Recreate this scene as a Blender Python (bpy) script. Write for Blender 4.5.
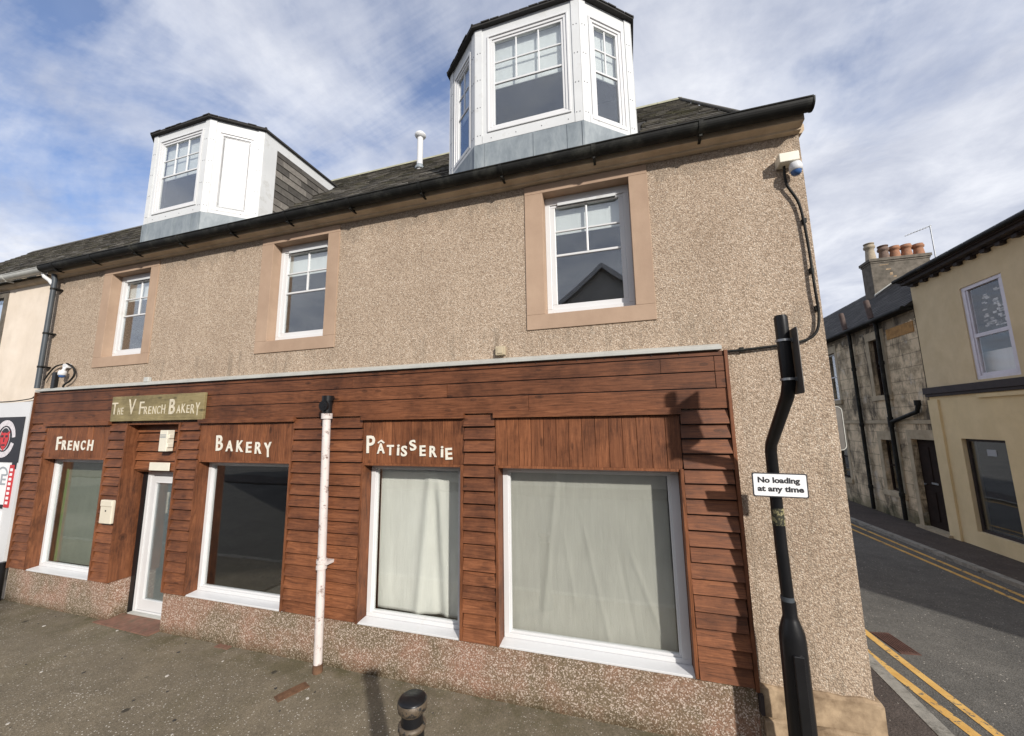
import bpy, bmesh, math, random
from math import radians, sin, cos, pi
from mathutils import Matrix, Vector
random.seed(7)
for o in list(bpy.data.objects): bpy.data.objects.remove(o)
S = bpy.context.scene
COL = S.collection

# ------------------------------------------------------------------ camera
YAW, PITCH, ROLL, FPX = -0.294555, 0.145280, -0.013888, 384.643
def cam_axes():
    f = Vector((sin(YAW)*cos(PITCH), cos(YAW)*cos(PITCH), sin(PITCH)))
    r = Vector((cos(YAW), -sin(YAW), 0)); u = r.cross(f)
    return r*cos(ROLL)+u*sin(ROLL), -r*sin(ROLL)+u*cos(ROLL), f
r_, u_, f_ = cam_axes()
cd = bpy.data.cameras.new('camera'); cam = bpy.data.objects.new('camera', cd); COL.objects.link(cam)
cam.matrix_world = Matrix(((r_.x, u_.x, -f_.x, 0), (r_.y, u_.y, -f_.y, -3.72), (r_.z, u_.z, -f_.z, 2.5), (0, 0, 0, 1)))
cd.sensor_width = 36; cd.lens = FPX*36/1024; cd.clip_start = .05; cd.clip_end = 2000
S.camera = cam

# ------------------------------------------------------------------ light
SUN = Vector((.9, -1.0, .62)).normalized()
elev = math.asin(SUN.z); azi = math.atan2(SUN.x, SUN.y)
ld = bpy.data.lights.new('sun', 'SUN'); ld.energy = 3.7; ld.angle = radians(1.6); ld.color = (1, .95, .88)
lo = bpy.data.objects.new('sun', ld); COL.objects.link(lo)
lo.rotation_euler = SUN.to_track_quat('Z', 'Y').to_euler(); lo.location = SUN*30
S.view_settings.view_transform = 'Standard'; S.view_settings.look = 'None'
S.view_settings.gamma = 1; S.view_settings.use_curve_mapping = False; S.view_settings.exposure = .42

W = bpy.data.worlds.new('World'); S.world = W; W.use_nodes = True
nt = W.node_tree; N = nt.nodes; L = nt.links
for n in list(N): N.remove(n)
out = N.new('ShaderNodeOutputWorld'); bg = N.new('ShaderNodeBackground'); L.new(bg.outputs[0], out.inputs[0])
bg.inputs[1].default_value = .15
sky = N.new('ShaderNodeTexSky'); sky.sky_type = 'NISHITA'; sky.sun_disc = False
sky.sun_elevation = elev; sky.sun_rotation = azi; sky.air_density = 1; sky.dust_density = .8; sky.ozone_density = 1.2
def wn(t, **k):
    n = N.new(t)
    for a, b in k.items(): setattr(n, a, b)
    return n
def wm(op, a, b=None, c=None):
    n = wn('ShaderNodeMath', operation=op)
    for i, v in enumerate((a, b, c)):
        if v is None: continue
        if isinstance(v, (int, float)): n.inputs[i].default_value = v
        else: L.new(v, n.inputs[i])
    return n.outputs[0]
tc = wn('ShaderNodeTexCoord'); sp = wn('ShaderNodeSeparateXYZ'); L.new(tc.outputs['Generated'], sp.inputs[0])
zc = wm('ADD', wm('MAXIMUM', sp.outputs[2], 0.0), .16)
cb = wn('ShaderNodeCombineXYZ'); L.new(wm('DIVIDE', sp.outputs[0], zc), cb.inputs[0]); L.new(wm('DIVIDE', sp.outputs[1], zc), cb.inputs[1])
def wnoise(scale, det, rough, dist, off, stretch=(1, 1, 1), rot=0):
    mp = wn('ShaderNodeMapping'); mp.inputs['Location'].default_value = off; mp.inputs['Scale'].default_value = stretch
    mp.inputs['Rotation'].default_value = (0, 0, rot)
    L.new(cb.outputs[0], mp.inputs[0])
    n = wn('ShaderNodeTexNoise'); n.inputs['Scale'].default_value = scale; n.inputs['Detail'].default_value = det
    n.inputs['Roughness'].default_value = rough; n.inputs['Distortion'].default_value = dist
    L.new(mp.outputs[0], n.inputs['Vector']); return n.outputs[0]
n1 = wnoise(1.5, 10, .6, .35, (3.1, 1.7, 0))
n2 = wnoise(1.3, 6, .62, .8, (7.3, 2.2, 1), (.55, 1.6, 1), .7)
# more open blue to the north-west, overhead cloud sheet to the east
east = wm('MULTIPLY', wm('ADD', sp.outputs[0], .40), .11)
m = wm('ADD', wm('ADD', wm('MULTIPLY', n1, .62), wm('MULTIPLY', n2, .45)), east)
low = wm('MULTIPLY', wm('SUBTRACT', .62, wm('MINIMUM', sp.outputs[2], .62)), .34)
m = wm('ADD', wm('ADD', m, low), wm('MULTIPLY', wm('MAXIMUM', wm('MULTIPLY', sp.outputs[1], -1.0), 0.0), .16))
cr = wn('ShaderNodeValToRGB'); L.new(m, cr.inputs[0])
cr.color_ramp.elements[0].position = .44; cr.color_ramp.elements[0].color = (.12, .12, .12, 1)
cr.color_ramp.elements[1].position = .66; cr.color_ramp.elements[1].color = (.96, .96, .96, 1)
e = cr.color_ramp.elements.new(.54); e.color = (.62, .62, .62, 1)
shade = wnoise(2.6, 9, .62, .3, (1.4, 9.2, 3))
sr = wn('ShaderNodeValToRGB'); L.new(shade, sr.inputs[0])
sr.color_ramp.elements[0].position = .32; sr.color_ramp.elements[0].color = (2.6, 2.8, 3.4, 1)
sr.color_ramp.elements[1].position = .68; sr.color_ramp.elements[1].color = (4.7, 4.8, 5.1, 1)
mx = wn('ShaderNodeMix', data_type='RGBA'); L.new(cr.outputs[0], mx.inputs[0]); 
sk = wn('ShaderNodeMix', data_type='RGBA', blend_type='MULTIPLY'); sk.inputs[0].default_value = 1
L.new(sky.outputs[0], sk.inputs[6]); sk.inputs[7].default_value = (.62, .72, .92, 1)
L.new(sk.outputs[2], mx.inputs[6]); L.new(sr.outputs[0], mx.inputs[7]); L.new(mx.outputs[2], bg.inputs[0])

# ------------------------------------------------------------------ material helpers
class M:
    def __init__(s, name):
        s.m = bpy.data.materials.new(name); s.m.use_nodes = True; s.t = s.m.node_tree
        s.b = s.t.nodes['Principled BSDF']; s.o = s.t.nodes['Material Output']
        s.tc = s.t.nodes.new('ShaderNodeTexCoord')
    def n(s, t, **k):
        n = s.t.nodes.new(t)
        for a, b in k.items(): setattr(n, a, b)
        return n
    def l(s, a, b): s.t.links.new(a, b)
    def vec(s, scale=(1, 1, 1), loc=(0, 0, 0), rot=(0, 0, 0)):
        mp = s.n('ShaderNodeMapping'); mp.inputs['Scale'].default_value = scale; mp.inputs['Location'].default_value = loc
        mp.inputs['Rotation'].default_value = rot
        s.l(s.tc.outputs['Object'], mp.inputs[0]); return mp.outputs[0]
    def noise(s, scale, det=4, rough=.5, dist=0, v=None):
        n = s.n('ShaderNodeTexNoise'); n.inputs['Scale'].default_value = scale; n.inputs['Detail'].default_value = det
        n.inputs['Roughness'].default_value = rough; n.inputs['Distortion'].default_value = dist
        s.l(v if v is not None else s.tc.outputs['Object'], n.inputs['Vector']); return n.outputs[0]
    def vor(s, scale, out='Color', v=None, feature='F1', rnd=1):
        n = s.n('ShaderNodeTexVoronoi', feature=feature); n.inputs['Scale'].default_value = scale
        n.inputs['Randomness'].default_value = rnd
        s.l(v if v is not None else s.tc.outputs['Object'], n.inputs['Vector']); return n.outputs[out]
    def ramp(s, fac, *st, interp='LINEAR'):
        n = s.n('ShaderNodeValToRGB'); s.l(fac, n.inputs[0]); c = n.color_ramp; c.interpolation = interp
        while len(c.elements) < len(st): c.elements.new(.5)
        for e, (p, col) in zip(c.elements, st):
            e.position = p
            if isinstance(col, (int, float)): col = (col, col, col)
            e.color = (*col, 1)
        return n.outputs[0]
    def mix(s, f, a, b, mode='MIX'):
        n = s.n('ShaderNodeMix', data_type='RGBA', blend_type=mode)
        for i, v in ((0, f), (6, a), (7, b)):
            if isinstance(v, (int, float)): n.inputs[i].default_value = v if i == 0 else (v, v, v, 1)
            elif isinstance(v, tuple): n.inputs[i].default_value = (*v, 1)
            else: s.l(v, n.inputs[i])
        return n.outputs[2]
    def math(s, op, a, b=0.0):
        n = s.n('ShaderNodeMath', operation=op)
        for i, v in ((0, a), (1, b)):
            if isinstance(v, (int, float)): n.inputs[i].default_value = v
            else: s.l(v, n.inputs[i])
        return n.outputs[0]
    def xyz(s, v=None):
        n = s.n('ShaderNodeSeparateXYZ'); s.l(v or s.tc.outputs['Object'], n.inputs[0]); return n.outputs
    def bump(s, h, strength=.5, dist=.01, prev=None):
        n = s.n('ShaderNodeBump'); n.inputs['Strength'].default_value = strength; n.inputs['Distance'].default_value = dist
        s.l(h, n.inputs['Height'])
        if prev is not None: s.l(prev, n.inputs['Normal'])
        return n.outputs[0]
    def island(s): return s.n('ShaderNodeNewGeometry').outputs['Random Per Island']
    def fin(s, col, rough=.8, nrm=None, spec=.3, metal=0):
        if isinstance(col, tuple): s.b.inputs['Base Color'].default_value = (*col, 1)
        else: s.l(col, s.b.inputs['Base Color'])
        if isinstance(rough, (int, float)): s.b.inputs['Roughness'].default_value = rough
        else: s.l(rough, s.b.inputs['Roughness'])
        s.b.inputs['Specular IOR Level'].default_value = spec; s.b.inputs['Metallic'].default_value = metal
        if nrm is not None: s.l(nrm, s.b.inputs['Normal'])
        return s.m

def roughcast():
    a = M('roughcast')
    c = a.xyz(a.vor(92, 'Color'))
    peb = a.ramp(c[0], (0, (.32, .24, .175)), (.25, (.43, .335, .252)), (.6, (.485, .385, .295)), (.88, (.54, .44, .345)), (1, (.66, .57, .47)))
    d = a.vor(92, 'Distance')
    pit = a.ramp(d, (.35, 1.0), (.8, .62))
    big = a.noise(1.1, 6, .6); bigc = a.ramp(big, (.3, (.90, .875, .85)), (.7, (1.07, 1.06, 1.05)))
    st = a.noise(1.6, 6, .65, .3, a.vec((1.4, 1, .5)))
    stc = a.ramp(st, (.3, (.93, .92, .91)), (.65, (1.03, 1.03, 1.02)))
    col = a.mix(1, a.mix(1, a.mix(1, peb, pit, 'MULTIPLY'), bigc, 'MULTIPLY'), stc, 'MULTIPLY')
    z = a.xyz()[2]
    drip = a.math('MULTIPLY', a.ramp(a.noise(3.2, 7, .7, .2, a.vec((3.0, 1, .35))), (.52, 0), (.70, 1)), a.ramp(z, (3.05, 0), (3.15, 0)) if False else a.math('MULTIPLY', a.math('LESS_THAN', z, 3.5), .55))
    col = a.mix(drip, col, (.17, .14, .105))
    soot = a.math('MULTIPLY', a.math('GREATER_THAN', a.math('ADD', z, a.math('MULTIPLY', a.noise(1.5, 6, .7, .3, a.vec((2.2, 1, .7))), 1.1)), 5.42), .28)
    col = a.mix(soot, col, (.17, .145, .115))
    h = a.math('ADD', a.ramp(d, (0, 1), (.8, 0)), a.math('MULTIPLY', a.noise(130, 2), .5))
    return a.fin(col, .95, a.bump(h, .6, .008), .15)
def drydash():
    a = M('granite chip dash')
    c = a.xyz(a.vor(118, 'Color'))
    base = a.ramp(c[1], (0, (.15, .10, .072)), (.5, (.21, .142, .10)), (1, (.27, .19, .14)))
    patch = a.ramp(a.noise(1.7, 5, .6), (.42, (.75, .82, .72)), (.62, (1.2, 1.0, .95)))
    base = a.mix(1, base, patch, 'MULTIPLY')
    f = a.ramp(c[0], (.66, 0), (.86, 1))
    col = a.mix(f, base, a.ramp(c[2], (0, (.36, .28, .22)), (1, (.58, .49, .42))))
    z = a.xyz()[2]
    dirt = a.ramp(a.math('ADD', z, a.math('MULTIPLY', a.noise(6, 4), .16)), (.06, (.42, .43, .34)), (.2, (1, 1, 1)))
    col = a.mix(1, col, dirt, 'MULTIPLY')
    return a.fin(col, .85, a.bump(a.vor(118, 'Distance'), -.5, .006), .3)
def smooth_render(name, c1, c2, sc=2.5):
    a = M(name)
    n = a.noise(sc, 7, .62); col = a.ramp(n, (.3, c1), (.7, c2))
    st = a.ramp(a.noise(1.3, 7, .68, .4, a.vec((1, 1, .6), (4, 4, 4))), (.3, .9), (.6, 1.03))
    col = a.mix(1, col, st, 'MULTIPLY')
    return a.fin(col, .88, a.bump(a.noise(60, 5, .7), .3, .004), .2)
def wood(name, horiz=True, c=((.050, .018, .008), (.175, .062, .025), (.300, .118, .050))):
    a = M(name); isl = a.island()
    off = a.n('ShaderNodeCombineXYZ'); a.l(a.math('MULTIPLY', isl, 37.0), off.inputs[0]); a.l(a.math('MULTIPLY', isl, 91.0), off.inputs[1]); a.l(a.math('MULTIPLY', isl, 53.0), off.inputs[2])
    ad = a.n('ShaderNodeVectorMath', operation='ADD'); a.l(a.tc.outputs['Object'], ad.inputs[0]); a.l(off.outputs[0], ad.inputs[1])
    mp = a.n('ShaderNodeMapping'); mp.inputs['Scale'].default_value = (1.6, 12, 26) if horiz else (26, 12, 1.6); a.l(ad.outputs[0], mp.inputs[0])
    g = a.noise(1.6, 8, .68, 1.6, mp.outputs[0])
    col = a.ramp(g, (.25, c[0]), (.5, c[1]), (.78, c[2]))
    mp2 = a.n('ShaderNodeMapping'); mp2.inputs['Scale'].default_value = (3.2, 3, 8) if horiz else (8, 3, 3.2); a.l(ad.outputs[0], mp2.inputs[0])
    kd = a.vor(1.0, 'Distance', mp2.outputs[0]); kn = a.ramp(kd, (.04, .25), (.10, .62), (.12, .45), (.17, 1))
    col = a.mix(.85, col, kn, 'MULTIPLY')
    tone = a.ramp(isl, (0, (.80, .78, .78)), (.5, (.97, .97, .97)), (1, (1.14, 1.14, 1.12)))
    col = a.mix(1, col, tone, 'MULTIPLY')
    wear = a.ramp(a.noise(1.7, 7, .7), (.34, (.50, .48, .48)), (.56, (1.06, 1.06, 1.06)))
    col = a.mix(1, col, wear, 'MULTIPLY')
    return a.fin(col, a.ramp(g, (.3, .5), (.7, .68)), a.bump(g, .35, .004), .35)
def plain(name, c, rough=.5, var=.1, sc=6, bump=0, spec=.5, metal=0, dirt=None, dirt_sc=5, dirt_r=(.58, .75)):
    a = M(name); n = a.noise(sc, 5, .6)
    col = a.ramp(n, (.3, tuple(x*(1-var) for x in c)), (.7, tuple(min(1, x*(1+var)) for x in c)))
    if dirt: col = a.mix(a.ramp(a.noise(dirt_sc, 8, .7), (dirt_r[0], 0), (dirt_r[1], 1)), col, dirt)
    nr = a.bump(a.noise(sc*8, 4, .6), bump, .004) if bump else None
    return a.fin(col, rough, nr, spec, metal)
def asphalt(name, c, chips=.5, moss=False, sc=70):
    a = M(name)
    v = a.xyz(a.vor(sc, 'Color'))
    base = a.ramp(v[1], (0, tuple(x*.78 for x in c)), (.5, c), (1, tuple(x*1.22 for x in c)))
    big = a.ramp(a.noise(.7, 7, .62), (.3, (.78, .78, .78)), (.7, (1.22, 1.2, 1.16)))
    med = a.ramp(a.noise(4, 6, .7), (.3, (.82, .82, .82)), (.7, (1.12, 1.12, 1.12)))
    col = a.mix(1, a.mix(1, base, big, 'MULTIPLY'), med, 'MULTIPLY')
    if chips:
        cc = a.xyz(a.vor(52, 'Color')); dd = a.vor(52, 'Distance')
        f = a.math('MULTIPLY', a.ramp(cc[0], (1-chips*.3, 0), (1-chips*.3+.02, 1)), a.ramp(dd, (.22, 1), (.34, 0)))
        f = a.math('MULTIPLY', f, a.ramp(a.noise(1.1, 4, .6), (.35, .25), (.6, 1)))
        col = a.mix(f, col, a.ramp(cc[1], (0, (.34, .29, .24)), (1, (.72, .68, .6))))
    if moss:
        y = a.xyz()[1]
        g = a.math('MULTIPLY', a.ramp(a.math('MULTIPLY', y, -1.0), (.02, 1), (.55, 0)), a.ramp(a.noise(3.2, 6, .65), (.42, 0), (.62, 1)))
        g2 = a.math('MAXIMUM', g, a.math('MULTIPLY', a.ramp(a.noise(1.4, 6, .6, .4), (.55, 0), (.72, 1)), .45))
        col = a.mix(a.math('MULTIPLY', g2, .72), col, (.075, .066, .026))
        col = a.mix(a.ramp(a.vor(2.3, 'Distance'), (.05, .75), (.085, 0)), col, (.02, .018, .016))
    h = a.math('ADD', a.vor(sc, 'Distance'), a.noise(9, 5))
    return a.fin(col, .88, a.bump(h, .5, .006), .25)
def slate(name, c=(.05, .045, .04), moss=True):
    a = M(name); isl = a.island()
    tone = a.ramp(isl, (0, tuple(x*.55 for x in c)), (.6, c), (1, tuple(x*1.8 for x in c)))
    n = a.noise(14, 6, .7); col = a.mix(1, tone, a.ramp(n, (.3, .7), (.7, 1.25)), 'MULTIPLY')
    if moss:
        f = a.ramp(a.noise(2.6, 8, .72), (.5, 0), (.66, 1)); col = a.mix(a.math('MULTIPLY', f, .75), col, (.085, .08, .035))
        f = a.ramp(a.noise(9, 8, .75), (.6, 0), (.7, 1)); col = a.mix(a.math('MULTIPLY', f, .6), col, (.19, .18, .14))
    return a.fin(col, .75, a.bump(n, .5, .006), .35)
def stone_blocks(name):
    a = M(name)
    mp = a.n('ShaderNodeMapping'); mp.inputs['Rotation'].default_value = (0, radians(90), radians(90))
    c = a.n('ShaderNodeCombineXYZ'); x = a.xyz(); a.l(x[1], c.inputs[0]); a.l(x[2], c.inputs[1])
    b = a.n('ShaderNodeTexBrick'); b.inputs['Scale'].default_value = 1; b.inputs['Brick Width'].default_value = .62; b.inputs['Row Height'].default_value = .31
    b.inputs['Mortar Size'].default_value = .012; b.inputs['Mortar Smooth'].default_value = .3; b.offset = .43
    b.inputs['Color1'].default_value = (.70, .58, .42, 1); b.inputs['Color2'].default_value = (.42, .35, .25, 1); b.inputs['Mortar'].default_value = (.22, .19, .15, 1)
    b.inputs['Bias'].default_value = -.6
    a.l(c.outputs[0], b.inputs['Vector'])
    col = a.mix(.5, b.outputs[0], (.62, .51, .34))
    col = a.mix(1, col, a.ramp(a.noise(2.0, 8, .7), (.36, (.38, .37, .35)), (.56, (1.1, 1.08, 1.05))), 'MULTIPLY')
    col = a.mix(a.ramp(a.noise(1.3, 7, .7, .6, a.vec((1, 1, .45), (3, 3, 3))), (.50, 0), (.60, .85)), col, (.07, .06, .048))
    col = a.mix(a.ramp(a.math('ADD', x[2], a.math('MULTIPLY', a.noise(2.2, 6, .7, .3), 1.3)), (.55, 0), (.5565, 0)) if False else a.math('MULTIPLY', a.math('GREATER_THAN', a.math('ADD', x[2], a.math('MULTIPLY', a.noise(2.6, 7, .72, .3), 1.6)), 5.55), .7), col, (.06, .052, .042))
    col = a.mix(a.ramp(a.noise(1.9, 6, .65, .2, a.vec((1, 1, 1), (9, 2, 5))), (.58, 0), (.66, .55)), col, (.60, .56, .48))
    col = a.mix(a.ramp(a.math('ADD', x[2], a.math('MULTIPLY', a.noise(3, 5), .7)), (.45, .65), (.75, 0)), col, (.045, .055, .022))
    return a.fin(col, .9, a.bump(a.math('ADD', a.noise(25, 6, .7), a.math('MULTIPLY', b.outputs[1], -.6)), .6, .012), .2)
def glass(name, tint=(.8, .86, .84), refl=1.0):
    a = M(name); a.t.nodes.remove(a.b)
    tr = a.n('ShaderNodeBsdfTransparent'); tr.inputs[0].default_value = (*tint, 1)
    gl = a.n('ShaderNodeBsdfGlossy'); gl.inputs['Roughness'].default_value = .015; gl.inputs[0].default_value = (.96, .98, 1, 1)
    lw = a.n('ShaderNodeLayerWeight'); lw.inputs[0].default_value = .5
    mx = a.n('ShaderNodeMixShader')
    f = a.math('ADD', a.math('MULTIPLY', a.math('POWER', lw.outputs[1], 3.5), .9*refl), .12*refl)
    nb = a.bump(a.noise(1.3, 2, .4), .05, .05); a.l(nb, gl.inputs['Normal'])
    a.l(f, mx.inputs[0]); a.l(tr.outputs[0], mx.inputs[1]); a.l(gl.outputs[0], mx.inputs[2]); a.l(mx.outputs[0], a.o.inputs[0])
    return a.m
def cloth(name, c):
    a = M(name); n = a.noise(2.5, 6, .6, .3, a.vec((3, 3, .7)))
    col = a.ramp(n, (.3, tuple(x*.86 for x in c)), (.7, c))
    m = a.fin(col, .9, a.bump(a.noise(5, 5, .6, .4, a.vec((4, 4, .6))), .25, .02), .1)
    return m
def lead(name='lead sheet'):
    a = M(name); n = a.noise(3.5, 7, .7, .3, a.vec((1.5, 1.5, .6)))
    col = a.ramp(n, (.3, (.13, .155, .175)), (.5, (.21, .24, .26)), (.75, (.32, .35, .36)))
    return a.fin(col, .55, a.bump(a.noise(7, 4), .2, .01), .5)
def yellow_line(ground):
    a = M('worn yellow paint'); n = a.noise(14, 8, .75); n2 = a.noise(2.5, 4, .6)
    f = a.ramp(a.math('ADD', n, a.math('MULTIPLY', n2, .35)), (.72, 1), (.78, 0))
    a.b.inputs['Roughness'].default_value = .8
    col = a.mix(f, ground, a.ramp(a.noise(5, 4), (.3, (.58, .33, .09)), (.7, (.74, .48, .16))))
    return a.fin(col, .8, None, .2)

MT = dict(
 rough=roughcast(), dash=drydash(),
 surround=smooth_render('pink sandstone paint', (.345, .24, .17), (.42, .30, .215)),
 cream=smooth_render('cream masonry paint', (.62, .53, .43), (.72, .63, .53)),
 ochre=smooth_render('ochre masonry paint', (.60, .485, .30), (.68, .56, .365)),
 ochre2=smooth_render('pale ochre masonry paint', (.68, .55, .32), (.76, .62, .38)),
 wood=wood('red brown boards'), woodf=wood('weathered frieze boards', True, ((.038, .014, .006), (.135, .048, .020), (.235, .092, .042))), woodv=wood('red brown upright boards', False),
 olive=wood('weathered olive board', True, ((.15, .12, .05), (.26, .21, .10), (.36, .30, .16))),
 white=plain('white upvc', (.63, .63, .63), .35, .04, 2, 0, .5, 0, (.50, .47, .40), 4, (.62, .85)),
 whiteflat=plain('white fascia paint', (.59, .60, .60), .5, .06, 3, .1, .4, 0, (.42, .41, .38), 6, (.56, .78)),
 pipewhite=plain('flaking white pipe paint', (.62, .56, .53), .5, .08, 5, .3, .4, 0, (.17, .11, .09), 11, (.55, .64)),
 black=plain('black gutter paint', (.011, .011, .010), .6, .3, 9, .2, .2, 0, (.06, .06, .05), 5, (.5, .8)),
 blackgloss=plain('black gloss paint', (.009, .009, .010), .34, .2, 5, .1, .35),
 grey=plain('grey pipe paint', (.055, .065, .075), .45, .15, 6, .1),
 lgrey=plain('light grey gutter', (.42, .42, .39), .5, .12, 6, .1),
 cornice=smooth_render('painted stone cornice', (.42, .32, .22), (.62, .50, .36), 4),
 lead=lead(), slate=slate('roof slate', (.105, .096, .082)), slate2=slate('cheek slate', (.115, .105, .092), False), slatedark=slate('dark slate', (.040, .037, .034), False),
 roofdark=plain('roof felt', (.03, .028, .026), .9), dark=plain('dark interior', (.05, .05, .05), .9), wall_in=plain('interior plaster', (.22, .21, .2), .9),
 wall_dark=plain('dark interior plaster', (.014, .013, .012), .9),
 glass=glass('window glass', (.93, .95, .95)), glasslow=glass('low glare glass', (.95, .95, .95), .45), glassdark=glass('shop glass', (.94, .95, .94), .8),
 blind=cloth('window blind', (.80, .80, .78)), curtain=cloth('white curtain', (.86, .85, .80)), sheet=cloth('pale green sheet', (.55, .535, .49)), sheet2=cloth('grey green screen', (.27, .29, .235)), green=plain('green wall', (.16, .30, .13), .8),
 pave=asphalt('pavement tarmac', (.185, .156, .112), 1.15, True, 110), road=asphalt('road tarmac', (.125, .12, .11), .28, False, 80), pave2=asphalt('side pavement tarmac', (.085, .07, .062), .12, False),
 kerb=plain('kerb stone', (.29, .275, .24), .85, .2, 12, .4, .3, 0, (.09, .085, .07), 7, (.5, .7)),
 plinth=smooth_render('sandstone plinth', (.17, .115, .07), (.46, .34, .22), 9),
 tile=plain('terracotta step', (.19, .10, .07), .8, .25, 12, .3, .3, 0, (.11, .09, .06), 9, (.5, .7)),
 rust=plain('rusty iron', (.13, .07, .04), .85, .3, 18, .5, .3),
 rust2=plain('reddish iron cover', (.105, .055, .042), .85, .3, 18, .5, .3),
 plate=plain('beige plastic', (.66, .60, .48), .45, .06, 8), plate2=plain('cream plate', (.70, .66, .55), .5, .06, 8),
 letter=plain('cream letter paint', (.70, .67, .58), .6, .10, 20, .2, .3, 0, (.35, .25, .18), 18, (.62, .7)), letter2=plain('pale carved lettering', (.56, .50, .38), .7, .2, 20, .2),
 stone=stone_blocks('weathered stone'), chim=smooth_render('cement chimney render', (.085, .075, .06), (.19, .165, .135), 6),
 potbuff=plain('buff clay pot', (.34, .28, .20), .8, .2, 14, .3), potdark=plain('sooty clay pot', (.15, .10, .075), .85, .3, 14, .3), potred=plain('red clay pot', (.31, .15, .085), .8, .2, 14, .3, .3, 0, (.2, .13, .09), 12, (.5, .7)),
 dentil=plain('dark brown eaves paint', (.028, .02, .02), .7, .3, 8), signback=plain('grey sign back', (.13, .12, .11), .5, .15, 6, 0, .5, .4),
 signwhite=plain('white sign face', (.80, .80, .80), .4, .03, 6), ink_gapshade=plain('black sign ink', (.02, .02, .025), .5), blue=plain('blue lens', (.05, .12, .3), .2),  # sign black, also used as painted shade in the cladding gaps
 brass=plain('worn brass paint', (.12, .09, .06), .5, .3, 30, .3, .5, .2, (.02, .02, .02), 30, (.52, .58)),
 red=plain('red print', (.52, .035, .04), .5), greyprint=plain('grey print', (.32, .34, .36), .5), steel=plain('grey steel', (.3, .31, .32), .4, .1, 6, 0, .5, .7),
 doorwood=plain('dark brown door', (.022, .014, .011), .8, .3, 7, .2, .15), sill=smooth_render('stone dressings', (.34, .28, .19), (.52, .44, .31), 4), lamp=plain('reddish skew stone', (.10, .07, .06), .9, .3, 9),
 orange=plain('orange sandstone', (.36, .20, .07), .9, .3, 9, .3), opp=smooth_render('grey harled house', (.45, .44, .42), (.58, .56, .53)), oppslate=plain('opposite slate', (.16, .16, .17), .7, .2, 5),
)
MT['yellow'] = yellow_line((.125, .12, .11))

# ------------------------------------------------------------------ mesh helpers
class MB:
    def __init__(s): s.v = []; s.f = []; s.mi = []; s.sm = []
    def add(s, vs, fs, mi=0, sm=False):
        b = len(s.v); s.v += [tuple(v) for v in vs]; s.f += [tuple(b+i for i in f) for f in fs]; s.mi += [mi]*len(fs); s.sm += [sm]*len(fs)
        return s
    def box(s, x0, x1, y0, y1, z0, z1, mi=0, R=None, c=None):
        vs = [(x, y, z) for x in (x0, x1) for y in (y0, y1) for z in (z0, z1)]
        if R is not None:
            c = Vector(c if c is not None else ((x0+x1)/2, (y0+y1)/2, (z0+z1)/2)); vs = [tuple(R@(Vector(v)-c)+c) for v in vs]
        return s.add(vs, [(0, 1, 3, 2), (4, 6, 7, 5), (0, 4, 5, 1), (2, 3, 7, 6), (0, 2, 6, 4), (1, 5, 7, 3)], mi)
    def quad(s, a, b, c, d, mi=0): return s.add([a, b, c, d], [(0, 1, 2, 3)], mi)
    def prism(s, pts, w0, w1, ax='x', mi=0):   # pts in the other two axes, in order
        def P(p, w): return (w, p[0], p[1]) if ax == 'x' else (p[0], w, p[1]) if ax == 'y' else (p[0], p[1], w)
        n = len(pts); vs = [P(p, w0) for p in pts]+[P(p, w1) for p in pts]
        return s.add(vs, [tuple(range(n))[::-1], tuple(range(n, 2*n))]+[(i, (i+1) % n, n+(i+1) % n, n+i) for i in range(n)], mi)
    def tube(s, pts, r, seg=12, mi=0, caps=True, sm=True):
        pts = [Vector(p) for p in pts]; n = len(pts); rr = r if isinstance(r, (list, tuple)) else [r]*n
        vs = []; up = None
        for i, p in enumerate(pts):
            d = (pts[min(i+1, n-1)]-pts[max(i-1, 0)]).normalized()
            if up is None: up = d.orthogonal().normalized()
            up = (up-d*up.dot(d)).normalized(); bi = d.cross(up)
            vs += [tuple(p+(up*cos(2*pi*k/seg)+bi*sin(2*pi*k/seg))*rr[i]) for k in range(seg)]
        fs = [(i*seg+k, i*seg+(k+1) % seg, (i+1)*seg+(k+1) % seg, (i+1)*seg+k) for i in range(n-1) for k in range(seg)]
        s.add(vs, fs, mi, sm)
        if caps: s.add([vs[k] for k in range(seg)], [tuple(range(seg))[::-1]], mi); s.add(vs[-seg:], [tuple(range(seg))], mi)
        return s
    def lathe(s, prof, c=(0, 0), seg=24, mi=0):
        return s.tube([(c[0], c[1], z) for r, z in prof], [max(r, 1e-4) for r, z in prof], seg, mi)
    def build(s, name, mats, parent=None, loc=(0, 0, 0), bevel=0, label=None, bseg=2):
        me = bpy.data.meshes.new(name); me.from_pydata(s.v, [], s.f)
        if not isinstance(mats, (list, tuple)): mats = [mats]
        for m in mats: me.materials.append(m)
        me.polygons.foreach_set('material_index', s.mi); me.polygons.foreach_set('use_smooth', s.sm)
        bm = bmesh.new(); bm.from_mesh(me); bmesh.ops.recalc_face_normals(bm, faces=bm.faces); bm.to_mesh(me); bm.free()
        o = bpy.data.objects.new(name, me); COL.objects.link(o); o.location = loc
        if parent: o.parent = parent
        if bevel:
            md = o.modifiers.new('bevel', 'BEVEL'); md.width = bevel; md.segments = bseg; md.limit_method = 'ANGLE'
        if label: o['label'] = label
        return o
def tubefix(mb):  # nothing: kept for symmetry
    return mb
def thing(name, label, cat, loc=(0, 0, 0), group=None, rz=0):
    o = bpy.data.objects.new(name, None); COL.objects.link(o); o.location = loc; o.rotation_euler = (0, 0, rz)
    o.empty_display_size = .2; o['label'] = label; o['category'] = cat
    if group: o['group'] = group
    return o
def tag(o, label, cat, group=None):
    o['label'] = label; o['category'] = cat
    if group: o['group'] = group
    return o
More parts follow.
